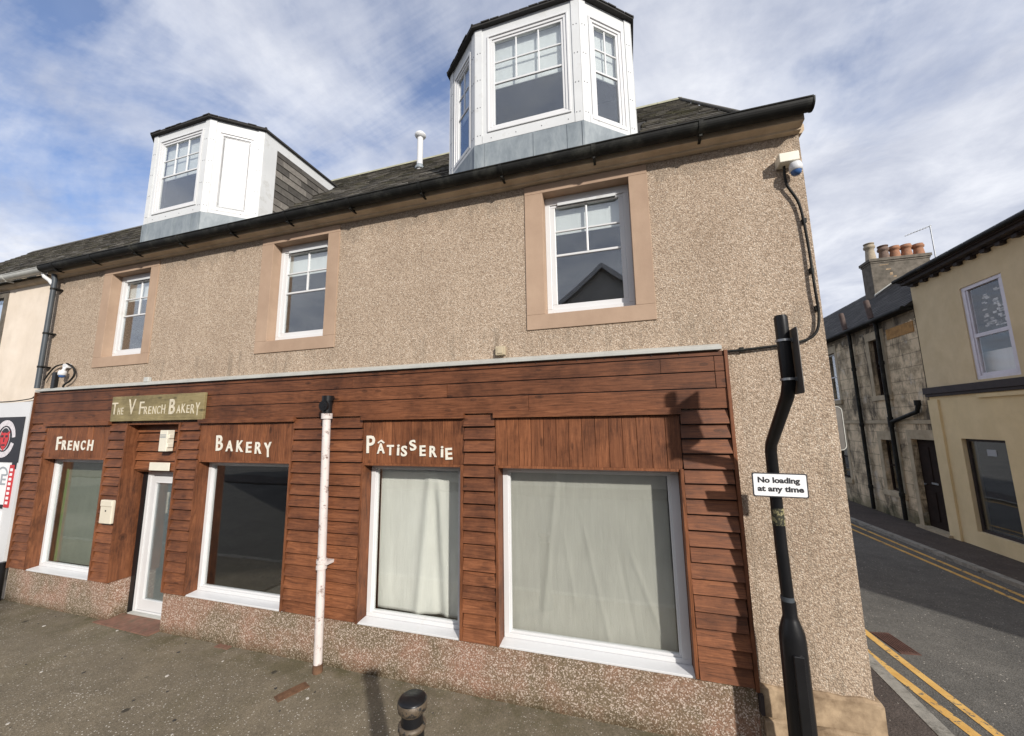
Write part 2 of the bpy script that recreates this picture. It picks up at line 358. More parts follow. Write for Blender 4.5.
def struct(o): o['kind'] = 'structure'; return o
def text_mesh(name, items, mat, parent, y, depth=.008, ax='xz', loc=None):
    """items: (string, x, z, cap_height, weight, width, rot) -> one mesh; reads along +x, up z, facing -y"""
    V = []; Fc = []
    for st, x, z, h, wgt, wid, rot in items:
        cu = bpy.data.curves.new('t', 'FONT'); cu.body = st; cu.size = h/.72; cu.offset = wgt; cu.extrude = depth/2; cu.resolution_u = 3
        to = bpy.data.objects.new('t', cu); COL.objects.link(to)
        dg = bpy.context.evaluated_depsgraph_get(); me = bpy.data.meshes.new_from_object(to.evaluated_get(dg))
        xs = [v.co.x for v in me.vertices]; x0, x1 = min(xs), max(xs); ys = [v.co.y for v in me.vertices]
        sx = (wid/(x1-x0)) if wid else 1
        b = len(V)
        for v in me.vertices:
            px, pz = (v.co.x-x0)*sx, v.co.y
            V.append((x+px*cos(rot)-pz*sin(rot), y-v.co.z, z+px*sin(rot)+pz*cos(rot)))
        Fc += [tuple(b+i for i in p.vertices) for p in me.polygons]
        bpy.data.objects.remove(to); bpy.data.curves.remove(cu); bpy.data.meshes.remove(me)
    mb = MB(); mb.add(V, Fc); return mb.build(name, mat, parent)

def wall_grid(mb, x0, x1, z0, z1, y, holes, mi=0, ax='y', depth=0):
    """sheet at y with rectangular holes (hx0,hx1,hz0,hz1); ax='x' makes a sheet at x with y as its first axis"""
    xs = sorted(set([x0, x1]+[min(max(h[i], x0), x1) for h in holes for i in (0, 1)])); zs = sorted(set([z0, z1]+[min(max(h[i], z0), z1) for h in holes for i in (2, 3)]))
    P = (lambda a, c, d=0: (a, y+d, c)) if ax == 'y' else (lambda a, c, d=0: (y+d, a, c))
    for i in range(len(xs)-1):
        for j in range(len(zs)-1):
            cx, cz = (xs[i]+xs[i+1])/2, (zs[j]+zs[j+1])/2
            if any(h[0] < cx < h[1] and h[2] < cz < h[3] for h in holes): continue
            mb.quad(P(xs[i], zs[j]), P(xs[i+1], zs[j]), P(xs[i+1], zs[j+1]), P(xs[i], zs[j+1]), mi)
    if depth:
        for h in holes:
            a, b, c, d = h
            for (p, q) in (((a, c), (a, d)), ((b, c), (b, d)), ((a, c), (b, c)), ((a, d), (b, d))):
                mb.quad(P(*p), P(*q), P(*q, depth), P(*p, depth), mi)

def ring(mb, x0, x1, z0, z1, y0, y1, wl, wr=None, wb=None, wt=None, mi=0):
    wr = wl if wr is None else wr; wb = wl if wb is None else wb; wt = wl if wt is None else wt
    mb.box(x0, x1, y0, y1, z0, z0+wb, mi); mb.box(x0, x1, y0, y1, z1-wt, z1, mi)
    mb.box(x0, x0+wl, y0, y1, z0+wb, z1-wt, mi); mb.box(x1-wr, x1, y0, y1, z0+wb, z1-wt, mi)

# ================================================================== GROUND
g = MB(); g.quad((-120, -120, 0), (120, -120, 0), (120, 120, 0), (-120, 120, 0)); struct(g.build('road', MT['road'], loc=(0, 0, -.06)))
def arc(cx, cy, r, a0, a1, n=10): return [(cx+r*cos(radians(a0+(a1-a0)*i/n)), cy+r*sin(radians(a0+(a1-a0)*i/n))) for i in range(n+1)]
edge = [(-60, -2.05), (1.1, -2.05)]+arc(1.1, -.95, 1.1, -90, 0)[1:]+[(2.2, 1), (2.2, 40)]
m_ = MB(); poly = [(-60, .02), (-60, -2.05), (1.1, -2.05)]+arc(1.1, -.95, 1.1, -90, 0)[1:]+[(2.2, -.2), (1.4, -.2), (1.4, .02)]
m_.prism(poly, -.3, 0, 'z'); struct(m_.build('pavement', MT['pave']))
m_ = MB(); m_.prism([(1.4, -.2), (2.2, -.2), (2.2, 40), (1.4, 40)], -.3, 0, 'z'); struct(m_.build('pavement', MT['pave2']))
def strip(mb, path, off0, off1, z0, z1, mi=0):
    n = len(path); L0 = []; L1 = []
    for i, p in enumerate(path):
        d = (Vector(path[min(i+1, n-1)])-Vector(path[max(i-1, 0)])).normalized(); nn = Vector((d.y, -d.x))
        L0.append(Vector(p)+nn*off0); L1.append(Vector(p)+nn*off1)
    for i in range(n-1):
        a, b, c, d = L0[i], L0[i+1], L1[i+1], L1[i]
        if z0 == z1: mb.quad((*a, z1), (*b, z1), (*c, z1), (*d, z1), mi)
        else: mb.add([(*q, z) for z in (z0, z1) for q in (a, b, c, d)], [(4, 5, 6, 7), (0, 1, 5, 4), (2, 3, 7, 6), (1, 2, 6, 5), (3, 0, 4, 7)], mi)
m_ = MB(); k_ = []
seg = [(-60+.9*i, -2.05) for i in range(67)]+[(.9, -2.05), (1.1, -2.05)]
strip(m_, edge, .003, .125, -.2, .004); struct(m_.build('kerb', MT['kerb']))
far = [(4.85, -6), (5.55, -2), (5.48, 4.2), (5.28, 8.16), (5.0, 14), (5.0, 40)]
far = [(40, -2.0), (6.3, -2.0)]+[(5.9, -1.75), (5.7, -1.2), (5.68, 0), (5.62, 4.2), (5.36, 8.16), (5.1, 13), (5.0, 40)]
m_ = MB(); m_.prism([(40, 40)]+far[::1]+[(5.0, 40)], -.3, 0, 'z'); struct(m_.build('pavement', MT['pave2']))
m_ = MB(); strip(m_, far, -.125, -.003, -.2, .004); struct(m_.build('kerb', MT['kerb']))
m_ = MB()
near = [(2.2, 40), (2.27, 5), (2.33, 2.2), (2.39, 1.87), (2.58, .75), (2.8, -.4), (2.7, -1.6)]
strip(m_, [(2.30, 40), (2.30, 4), (2.37, 1.87), (2.54, .75), (2.62, .1)], -.045, .045, 0, 0)
strip(m_, [(2.50, 40), (2.50, 4), (2.60, 2.2), (2.72, .79), (2.80, .1)], -.04, .04, 0, 0)
strip(m_, [(5.40, -.6), (5.36, 2), (5.27, 4.2), (5.08, 8.16), (4.8, 14), (4.75, 40)], -.035, .035, 0, 0)
strip(m_, [(5.20, -.6), (5.16, 2), (5.09, 3.89), (4.86, 7.51), (4.6, 13), (4.55, 40)], -.035, .035, 0, 0)
struct(m_.build('road_marking', MT['yellow'], loc=(0, 0, -.056)))
# ground furniture
def ground_patch(name, pts, mat, z=.0035):
    m = MB(); m.prism(pts, z-.02, z, 'z'); return struct(m.build(name, mat))
rr = random.Random(5)
m_ = MB()
for i in range(70):
    x, y, r = rr.uniform(-9, .6), rr.uniform(-1.6, -.08), rr.uniform(.006, .018)
    m_.prism([(x+r*cos(a*1.05)*rr.uniform(.7, 1.2), y+r*sin(a*1.05)*rr.uniform(.7, 1.2)) for a in range(6)], .0, .0042, 'z', 0 if i % 3 else 1)
struct(m_.build('chewing_gum_spots', [plain('trodden gum', (.045, .04, .035), .8), plain('pale gum', (.5, .47, .42), .8)]))
def cover(name, label, cat, x, y, w, d, rz, z, mat, group=None, ribs=6):
    t = MB(); t.box(-w/2, w/2, -d/2, d/2, -.03, .004)
    for i in range(ribs):
        xx = -w/2+w*(i+.5)/ribs; t.box(xx-w/ribs*.22, xx+w/ribs*.22, -d*.42, d*.42, .004, .009)
    o = t.build(name, mat, loc=(x, y, z), bevel=.002); o.rotation_euler[2] = rz; return tag(o, label, cat, group)
cover('drain_cover', 'small rusty drain cover set in the pavement beside the white drainpipe', 'drain cover', -3.235, -.44, .11, .28, radians(-24), .002, MT['rust'])
cover('drain_cover', 'small reddish cover at the foot of the wall below the Bakery window', 'drain cover', -4.65, -.05, .2, .07, 0, .002, MT['tile'], None, 3)
cover('manhole_cover', 'reddish manhole cover in the side street road by the yellow lines', 'manhole cover', 2.77, 2.2, .20, .46, radians(8), -.058, MT['rust2'], None, 7)

# ================================================================== BAKERY BUILDING
B = thing('bakery_building', 'pebble dashed corner building with wooden bakery shopfront and two dormers', 'building')
XL, XR = -9.12, 1.575
FR, BA, PA, LA = (-8.65, -7.20, .475, 2.088), (-5.345, -3.86, .475, 2.088), (-2.83, -1.67, .475, 2.088), (-1.27, .382, .475, 2.088)
DOOR = (-6.79, -5.765, 0, 2.58)
SW = [(-7.69, -6.80), (-4.42, -3.53), (-.765, .11)]
hol = [(a-.195, b+.175, 3.445, 5.0) for a, b in SW]
w = MB(); wall_grid(w, XL, XR, 0, 5.12, 0, [FR, BA, PA, LA, DOOR]+hol)
w.quad((XR, 0, 0), (XR, 6, 0), (XR, 6, 5.12), (XR, 0, 5.12)); w.quad((XL, 0, 0), (XL, 6, 0), (XL, 6, 8.1), (XL, 0, 5.12)); w.quad((XL, 6, 0), (XR, 6, 0), (XR, 6, 5.12), (XL, 6, 5.12))
w.build('wall', MT['rough'], B)
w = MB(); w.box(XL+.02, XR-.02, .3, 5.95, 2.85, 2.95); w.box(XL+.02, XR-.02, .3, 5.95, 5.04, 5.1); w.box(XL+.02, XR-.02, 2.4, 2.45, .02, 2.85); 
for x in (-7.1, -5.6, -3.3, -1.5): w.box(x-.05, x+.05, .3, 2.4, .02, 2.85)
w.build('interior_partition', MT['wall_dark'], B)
# base course of granite chips
w = MB()
for a, b in ((XL, -6.82), (-5.735, .82)): w.box(a, b, -.022, .001, 0, .472)
w.box(-6.82, -6.79, -.022, .245, 0, .472); w.box(-5.765, -5.735, -.022, .245, 0, .472)
w.build('base_course', MT['dash'], B)
# corner plinth, two sandstone courses
w = MB()
def rough_block(mb, x0, x1, y0, y1, z0, z1, jz=.012):
    n = 7; vs = []
    for i in range(n+1):
        x = x0+(x1-x0)*i/n
        j = random.uniform(-jz, jz); k = random.uniform(-.008, .008)
        vs += [(x, y0+k, z0), (x, y0+.004+random.uniform(-.006, .006), z1-.02+j*.4), (x, y0+.03, z1+j), (x, y1, z1+j), (x, y1, z0)]
    fs = [(i*5+k, i*5+(k+1) % 5, (i+1)*5+(k+1) % 5, (i+1)*5+k) for i in range(n) for k in range(5)]
    mb.add(vs, fs+[(0, 1, 2, 3, 4), tuple(n*5+k for k in range(5))])
rough_block(w, .835, 1.61, -.045, .3, .285, .50, .02); rough_block(w, .85, 1.62, -.055, .3, .0, .275, .014)
w.box(XR, 1.63, .3, 6, 0, .48)
w.build('plinth', MT['plinth'], B)
w = MB(); w.box(.822, .85, -.07, -.0, .3, .44); w.build('boot_scraper_block', MT['dentil'], B)
# window surrounds and sash windows
def upper_window(x0, x1, side):
    w = MB(); ring(w, x0-.195, x1+.175, 3.445, 5.02, -.014, .14, .195, .175, .155, .095)
    w.build('window_surround', MT['surround'], B, bevel=.004)
    f = MB(); z0, z1 = 3.602, 4.925
    ring(f, x0, x1, z0, z1, .115, .18, .055, .06, .075, .085)
    a, b = x0+.055, x1-.06
    ring(f, a, b, z0+.075, z1-.085, .128, .17, .05, .045, .05, .03)
    a += .05; b -= .045; zt = z1-.115; zb = z0+.125; mid = zb+(zt-zb)*.5
    f.box(a, b, .138, .158, mid-.012, mid+.012); f.box(a, b, .138, .158, (mid+zt)/2-.009, (mid+zt)/2+.009); f.box((a+b)/2-.01, (a+b)/2+.01, .137, .159, mid+.012, zt)
    o = f.build('sash_window', MT['white'], B, bevel=.004)
    t = MB(); t.box(x0+.14, x1-.13, .105, .127, z1-.105, z1-.075); t.box(x0+.14, x1-.13, .1, .115, z1-.115, z1-.108, 1)
    t.build('trickle_vent', [MT['whiteflat'], MT['dark']], o)
    t = MB(); t.box(a, b, .150, .154, zb, zt); t.build('pane', MT['glass'], o)
    t = MB(); t.box(a-.05, b+.05, .20, .206, (mid+zt)/2-.01, zt+.05); t.build('blind', MT['blind'], o)
    t = MB(); wall_grid(t, x0-.2, x1+.2, 3.4, 5.0, .19, [(x0+.05, x1-.05, z0+.07, z1-.05)]); t.build('window_lining', MT['wall_in'], o)
for a, b in SW: upper_window(a, b, 0)

# ---- shopfront
KX = .987
Wd = [MT['wood'], MT['woodv']]
zb = [.445+i*.1267 for i in range(17)]+[2.585]
def pier(x0, x1, ztop=2.585, zlo=.445, y=-.03):
    w = MB(); w.box(x0, x1, y+.014, -.002 if y < 0 else y+.05, zlo+.01, ztop, 1)  # black backing paints the overhang shade into the gaps between boards
    z = zlo; h = (ztop-zlo)/round((ztop-zlo)/.127)
    while z < ztop-.01:
        dx0, dx1 = random.uniform(0, .008), random.uniform(0, .008); dz = random.uniform(-.004, .004)
        zz0, zz1 = z+dz+.009, z+h-.003+dz*.3
        tp = random.uniform(.032, .038); e = .003
        w.add([(x0+dx0, y-tp, zz0), (x1-dx1, y-tp, zz0+random.uniform(-.003, .003)), (x1-dx1, y-e, zz1), (x0+dx0, y-e, zz1),
               (x0+dx0, y+.012, zz0), (x1-dx1, y+.012, zz0), (x1-dx1, y+.012, zz1), (x0+dx0, y+.012, zz1)],
              [(0, 1, 2, 3), (4, 5, 6, 7), (0, 1, 5, 4), (3, 2, 6, 7), (0, 3, 7, 4), (1, 2, 6, 5)])
        z += h
    return w
for a, b in ((-9.19, -8.793), (-7.265, -6.908), (-5.812, -5.445), (-3.882, -2.897), (-1.663, -1.316), (.417, .812)):
    pier(a*KX, b*KX, 2.602, .470).build('cladding_pier', [MT['wood'], MT['ink_gapshade']], B)
# frieze of flush boards with butt joints
KX2 = 1
w = MB(); zs = [2.608, 2.785, 2.930, 3.065, 3.112]
for j in range(4):
    x = XL+.02
    while x < .815:
        x2 = min(.815, x+random.uniform(1.9, 3.4)) if j < 3 else .815
        if .815-x2 < .5: x2 = .815
        if j in (1, 2) and x2 > .8 and x < .5: x2 = .72
        dy = random.uniform(-.003, .003)
        w.box(x+.0015, x2-.0015, -.052+dy, -.004, zs[j]+.006, zs[j+1]-.004); x = x2
        if abs(x-.72) < .001: w.box(.7235, .8135, -.055, -.004, zs[j]+.003, zs[j+1]-.003); x = .815
w.box(XL+.02, .81, -.036, -.0035, 2.62, 3.105, 1)  # black sheet behind the frieze, painted shade for the lines between boards
x = XL+.2
while x < .77: w.tube([(x, -.053, 3.098), (x, -.058, 3.098)], .006, 6, 1); x += random.uniform(.16, .45)
w.build('frieze', [MT['woodf'], MT['ink_gapshade']], B)
w = MB(); w.box(.802, .83, -.066, -.001, .45, 3.112); w.build('corner_board', MT['woodv'], B, bevel=.002); w = MB(); w.box(XL+.01, XL+.026, -.066, -.001, .465, 3.112); w.build('corner_board', MT['woodv'], B, bevel=.002)
w = MB(); w.prism([(-.085, 3.116), (-.085, 3.146), (-.004, 3.178), (.0, 3.178), (0, 3.116)], XL+.06, .785, 'x')
w.build('flashing', MT['lgrey'], B, bevel=.003)
LABELS = {}
def shop_bay(hole, text, inside=None):
    x0, x1, z0, z1 = hole
    # upright boards above the window
    p = MB(); x = x0-.028; e = x1+.028; n = max(3, round((e-x)/.125)); ed = [x+(e-x)*i/n for i in range(n+1)]
    for i in range(n):
        dy = random.uniform(-.004, .003); p.box(ed[i]+.002, ed[i+1]-.002, -.045+dy, -.006, z1+.012, 2.562)
    p.box(x+.004, e-.004, -.036, -.0055, z1+.016, 2.555)
    po = p.build('lettering_panel', MT['woodv'], B, bevel=.0015, bseg=1)
    t = MB(); t.box(x-.012, e+.012, -.088, -.008, 2.566, 2.626); t.build('panel_trim', MT['wood'], B, bevel=.002)
    # lining boards of the opening
    l = MB(); l.box(x0-.028, x0+.0, -.062, .125, z0, z1+.012); l.box(x1, x1+.028, -.062, .125, z0, z1+.012); l.box(x0, x1, -.05, .125, z1-.012, z1+.012)
    l.build('window_lining', MT['woodv'], B, bevel=.002)
    f = MB(); zz0, zz1 = .492, z1-.020
    ring(f, x0+.002, x1-.002, zz0, zz1, .085, .15, .055, .075, .038, .03)
    ring(f, x0+.055, x1-.075, zz0+.038, zz1-.03, .100, .145, .018, .02, .020, .018)
    o = f.build('shop_window', MT['white'], B, bevel=.004)
    s = MB(); s.prism([(-.04, .462), (-.04, .480), (.084, .491), (.15, .491), (.15, .462)], x0-.012, x1+.02, 'x'); s.build('sill', MT['white'], o, bevel=.003)
    g = MB(); g.box(x0+.07, x1-.09, .120, .124, zz0+.05, zz1-.045); g.build('pane', MT['glassdark'], o)
    return po
pf = shop_bay(FR, 'French'); pb = shop_bay(BA, 'Bakery'); pp = shop_bay(PA, 'Patisserie'); pl = shop_bay(LA, None)
Y_ = -.052
text_mesh('lettering', [('F', -8.359, 2.212, 0.200, .004, 0.112, .05), ('R', -8.217, 2.217, 0.140, .004, 0.099, .03), ('E', -8.077, 2.217, 0.135, .004, 0.086, 0), ('N', -7.937, 2.207, 0.140, .004, 0.112, 0), ('C', -7.771, 2.217, 0.135, .004, 0.095, 0), ('H', -7.618, 2.212, 0.153, .004, 0.116, -.03)], MT['letter'], pf, Y_)
text_mesh('lettering', [('B', -5.059, 2.222, 0.195, .004, 0.112, .06), ('A', -4.891, 2.217, 0.130, .004, 0.116, .02), ('K', -4.714, 2.212, 0.140, .004, 0.112, 0), ('E', -4.554, 2.202, 0.130, .004, 0.086, .02), ('R', -4.410, 2.192, 0.140, .004, 0.103, 0), ('Y', -4.257, 2.148, 0.177, .004, 0.116, .1)], MT['letter'], pb, Y_)
text_mesh('lettering', [('P', -2.800, 2.212, 0.191, .004, 0.107, .03), ('A', -2.664, 2.207, 0.107, .004, 0.095, .04), ('T', -2.542, 2.192, 0.107, .004, 0.086, 0), ('i', -2.416, 2.192, 0.120, .004, 0.028, -.03), ('S', -2.365, 2.183, 0.107, .004, 0.073, 0), ('S', -2.252, 2.237, 0.107, .004, 0.077, .2), ('E', -2.139, 2.187, 0.107, .004, 0.069, .03), ('R', -2.025, 2.178, 0.112, .004, 0.086, 0), ('i', -1.894, 2.177, 0.120, .004, 0.028, 0), ('E', -1.839, 2.153, 0.116, .004, 0.077, .05)], MT['letter'], pp, Y_)
w = MB(); w.prism([(-2.660, 2.322), (-2.617, 2.352), (-2.573, 2.322), (-2.583, 2.312), (-2.617, 2.334), (-2.650, 2.312)], -.0585, -.046, 'y'); w.build('circumflex', MT['letter'], pp)
# door recess
w = pier(-6.788, -5.767, 2.58, 1.935, .105); w.build('door_lintel_cladding', [MT['wood'], MT['ink_gapshade']], B)
w = MB(); w.box(-6.816, -6.79, -.062, .245, .475, 2.585); w.box(-5.765, -5.741, -.062, .245, .475, 2.585); w.box(-6.788, -5.767, .105, .245, 1.915, 1.934); w.box(-6.788, -5.767, -.05, .11, 2.565, 2.585)
w.build('door_lining', MT['woodv'], B, bevel=.002)
w = MB(); w.box(-6.788, -6.705, .20, .30, 0.01, 1.91); w.build('door_post', MT['blackgloss'], B, bevel=.003)
w = MB(); ring(w, -6.70, -5.767, .035, 1.905, .21, .27, .06, .06, .02, .06); d = w.build('door_frame', MT['white'], B, bevel=.004)
w = MB(); ring(w, -6.64, -5.83, .06, 1.84, .222, .265, .105, .105, .13, .09); ring(w, -6.54, -5.93, .185, 1.755, .215, .25, .012)
dl = w.build('door', MT['white'], B, bevel=.004)
g = MB(); g.box(-6.53, -5.94, .238, .243, .195, 1.745); g.build('pane', MT['glass'], dl)
g = MB(); g.box(-6.52, -5.95, .246, .249, .195, 1.745); g.build('obscured_film', cloth('obscured film', (.20, .22, .22)), dl)
h = MB(); h.box(-5.915, -5.885, .20, .222, .9, 1.1); h.tube([(-5.9, .2, 1.03), (-5.9, .175, 1.03), (-6.0, .175, 1.03)], .009, 8); h.build('handle', MT['steel'], dl)
w = MB(); w.box(-6.705, -5.767, .16, .27, 0, .035); w.build('threshold', MT['lgrey'], B, bevel=.003)
w = MB(); w.add([(-6.90, -.10, .012), (-5.78, -.14, .012), (-5.77, .16, .02), (-6.785, .16, .02), (-6.90, -.10, -.02), (-5.78, -.14, -.02), (-5.77, .16, -.02), (-6.785, .16, -.02)], [(0, 1, 2, 3), (0, 1, 5, 4), (1, 2, 6, 5), (2, 3, 7, 6), (3, 0, 4, 7)]); w.build('doorstep', MT['tile'], B)

# ---- eaves, gutter
w = MB(); w.prism([(0, 5.03), (-.055, 5.035), (-.055, 5.052), (-.10, 5.062), (-.135, 5.066), (-.135, 5.125), (0, 5.125)], XL, XR+.004, 'x')
w.prism([(XR, 5.032), (XR+.03, 5.036), (XR+.05, 5.066), (XR+.05, 5.125), (XR, 5.125)], .0, 6.0, 'y')
w.build('cornice', MT['cornice'], B, bevel=.004)
def gutter(x0, x1, mat, parent, y=-.205, zt=5.165, r=.066, name='gutter', br=.95):
    g = MB(); prof = [(-r, 0)]+[(r*cos(radians(a)), r*1.05*sin(radians(a))-.012) for a in range(180, 361, 15)]+[(r, 0)]
    inn = [(p[0]*.9, p[1]*.92) for p in prof[::-1]]
    pr = [(y+a, zt+b) for a, b in prof+inn]
    g.prism(pr, x0, x1, 'x')
    for xe in (x0, x1):
        s = 1 if xe == x1 else -1
        g.prism([(y+a*1.06, zt+b*1.06) for a, b in prof], xe, xe+s*.012, 'x')
    g.tube([(x0, y-r, zt), (x1, y-r, zt)], .009, 8)
    o = g.build(name, mat, parent)
    x = x0+.35
    while x < x1-.1:
        b = MB()
        pr2 = [(y+a*1.1, zt+b_*1.1) for a, b_ in prof]
        b.prism(pr2+[(y+a*1.0, zt+b_*1.0) for a, b_ in prof[::-1]], x-.018, x+.018, 'x')
        b.box(x-.012, x+.012, y-.01, -.1, 5.055, 5.075); x += br
        b.build('gutter_bracket', mat, o)
    return o
gutter(XL+.02, 1.60, MT['black'], B)

# ---- main roof
def D_inside(x, y):
    for cx in (-.94, -6.68):
        dx = abs(x-cx)
        if .1 < y < 2.22 and dx < 1.19 and (y > .12 + max(0, dx-.63)*.85): return True
    return False
ROOF_Z = lambda y: 5.2+y
HX0, HY0, HX1, HY1 = 1.42, -.1, 1.14, 3.0
def hipx(y): return HX0+(HX1-HX0)*(y-HY0)/(HY1-HY0)
w = MB()
xb = [XL, -7.86, -5.50, -2.12, .24, 1.2]
ys_ = [-.1, .35, 3.0]
def rp(x, y, dz=-.03): return (x, y, ROOF_Z(y)+dz)
for a, b, dorm in ((XL, -7.86, 0), (-7.86, -5.50, 1), (-5.50, -2.12, 0), (-2.12, .24, 1), (.24, 1.1, 0)):
    if dorm:
        w.quad(rp(a, -.1), rp(b, -.1), rp(b, .1), rp(a, .1)); w.quad(rp(a, 2.2), rp(b, 2.2), rp(b, 3), rp(a, 3))
    else: w.quad(rp(a, -.1), rp(b, -.1), rp(b, 3), rp(a, 3))
w.add([rp(1.1, -.1), rp(HX0, -.1), rp(HX1, 3), rp(1.1, 3)], [(0, 1, 2, 3)])
w.add([rp(HX0, -.1), rp(HX1, 3), (HX0, 6.1, 5.07)], [(0, 1, 2)])
w.quad(rp(XL, 3), rp(HX1, 3), (HX0, 6.1, 5.07), (XL, 6.1, 5.07))
roof = w.build('roof', MT['roofdark'], B)
def slates(mb, x0, x1, y0, y1, zf, inside=None, clip=None, ex=.14, wd=.24, th=.012):
    y = y0; row = 0
    dz = (zf(1)-zf(0)); L_ = math.sqrt(1+dz*dz); ey = ex/L_
    nrm = Vector((0, -dz, 1)).normalized()
    while y < y1:
        x = x0-random.uniform(0, wd)
        while x < x1:
            ww = wd*random.uniform(.75, 1.15); a, b = max(x, x0), min(x+ww-.006, x1)
            x += ww
            if b-a < .03: continue
            ya = y+random.uniform(-.006, .006); yb = min(ya+ey*1.5, y1+.02)
            if clip and b > clip((ya+yb)/2):
                b = clip((ya+yb)/2)
                if b-a < .03: continue
            cx = (a+b)/2
            if inside and (inside(cx, ya) or inside(cx, yb) or inside(a, ya) or inside(b, ya)): continue
            t = th+random.uniform(-.004, .006)
            P0 = Vector((0, ya, zf(ya)))+nrm*(t+.004); P1 = Vector((0, yb, zf(yb)))-nrm*.004
            q0 = Vector((0, ya, zf(ya)))-nrm*.002; q1 = P1-nrm*.008
            tw = random.uniform(-.003, .003)
            mb.add([(a, P0.y, P0.z+tw), (b, P0.y, P0.z-tw), (b, P1.y, P1.z), (a, P1.y, P1.z), (a, q0.y, q0.z), (b, q0.y, q0.z), (b, q1.y, q1.z), (a, q1.y, q1.z)],
                   [(0, 1, 2, 3), (0, 1, 5, 4), (0, 3, 7, 4), (1, 2, 6, 5)])
        y += ey; row += 1
w = MB(); slates(w, XL, 1.66, -.09, 3.0, lambda y: ROOF_Z(y)-.018, D_inside, hipx)
w.build('slates', MT['slate'], roof)
w = MB(); x = XL
while x < HX1:
    x2 = min(x+.45, HX1+.05); w.prism([(2.88, 8.10), (3.0, 8.235), (3.12, 8.10)], x, x2-.006, 'x'); x = x2
w.build('ridge', plain('mossy ridge', (.30, .29, .2), .9, .3, 9, .4), roof)
w = MB(); w.tube([rp(HX1, 3, .015), rp(HX0-.02, -.08, .015)], .022, 8); w.build('hip', MT['slate'], roof)
w = MB(); w.tube([(-3.46, 2.0, 7.1), (-3.46, 2.0, 7.82)], .055, 14); w.build('flue', MT['white'], roof)
w = MB(); w.lathe([(.05, 7.80), (.075, 7.81), (.105, 7.85), (.1, 7.88), (.06, 7.92), (.0, 7.935)], (-3.46, 2.0), 16); w.build('flue_cap', MT['white'], roof)
w = MB(); w.lathe([(.08, 7.17), (.09, 7.2), (.058, 7.24), (.058, 7.26)], (-3.46, 2.0), 14); w.build('flue_flashing', MT['lead'], roof)
w = MB(); w.tube([(-2.6, 2.75, 7.9), (-2.6, 2.75, 8.22), (-2.62, 2.72, 8.26), (-2.66, 2.7, 8.22)], .02, 8); w.build('vent_pipe', MT['lgrey'], roof)

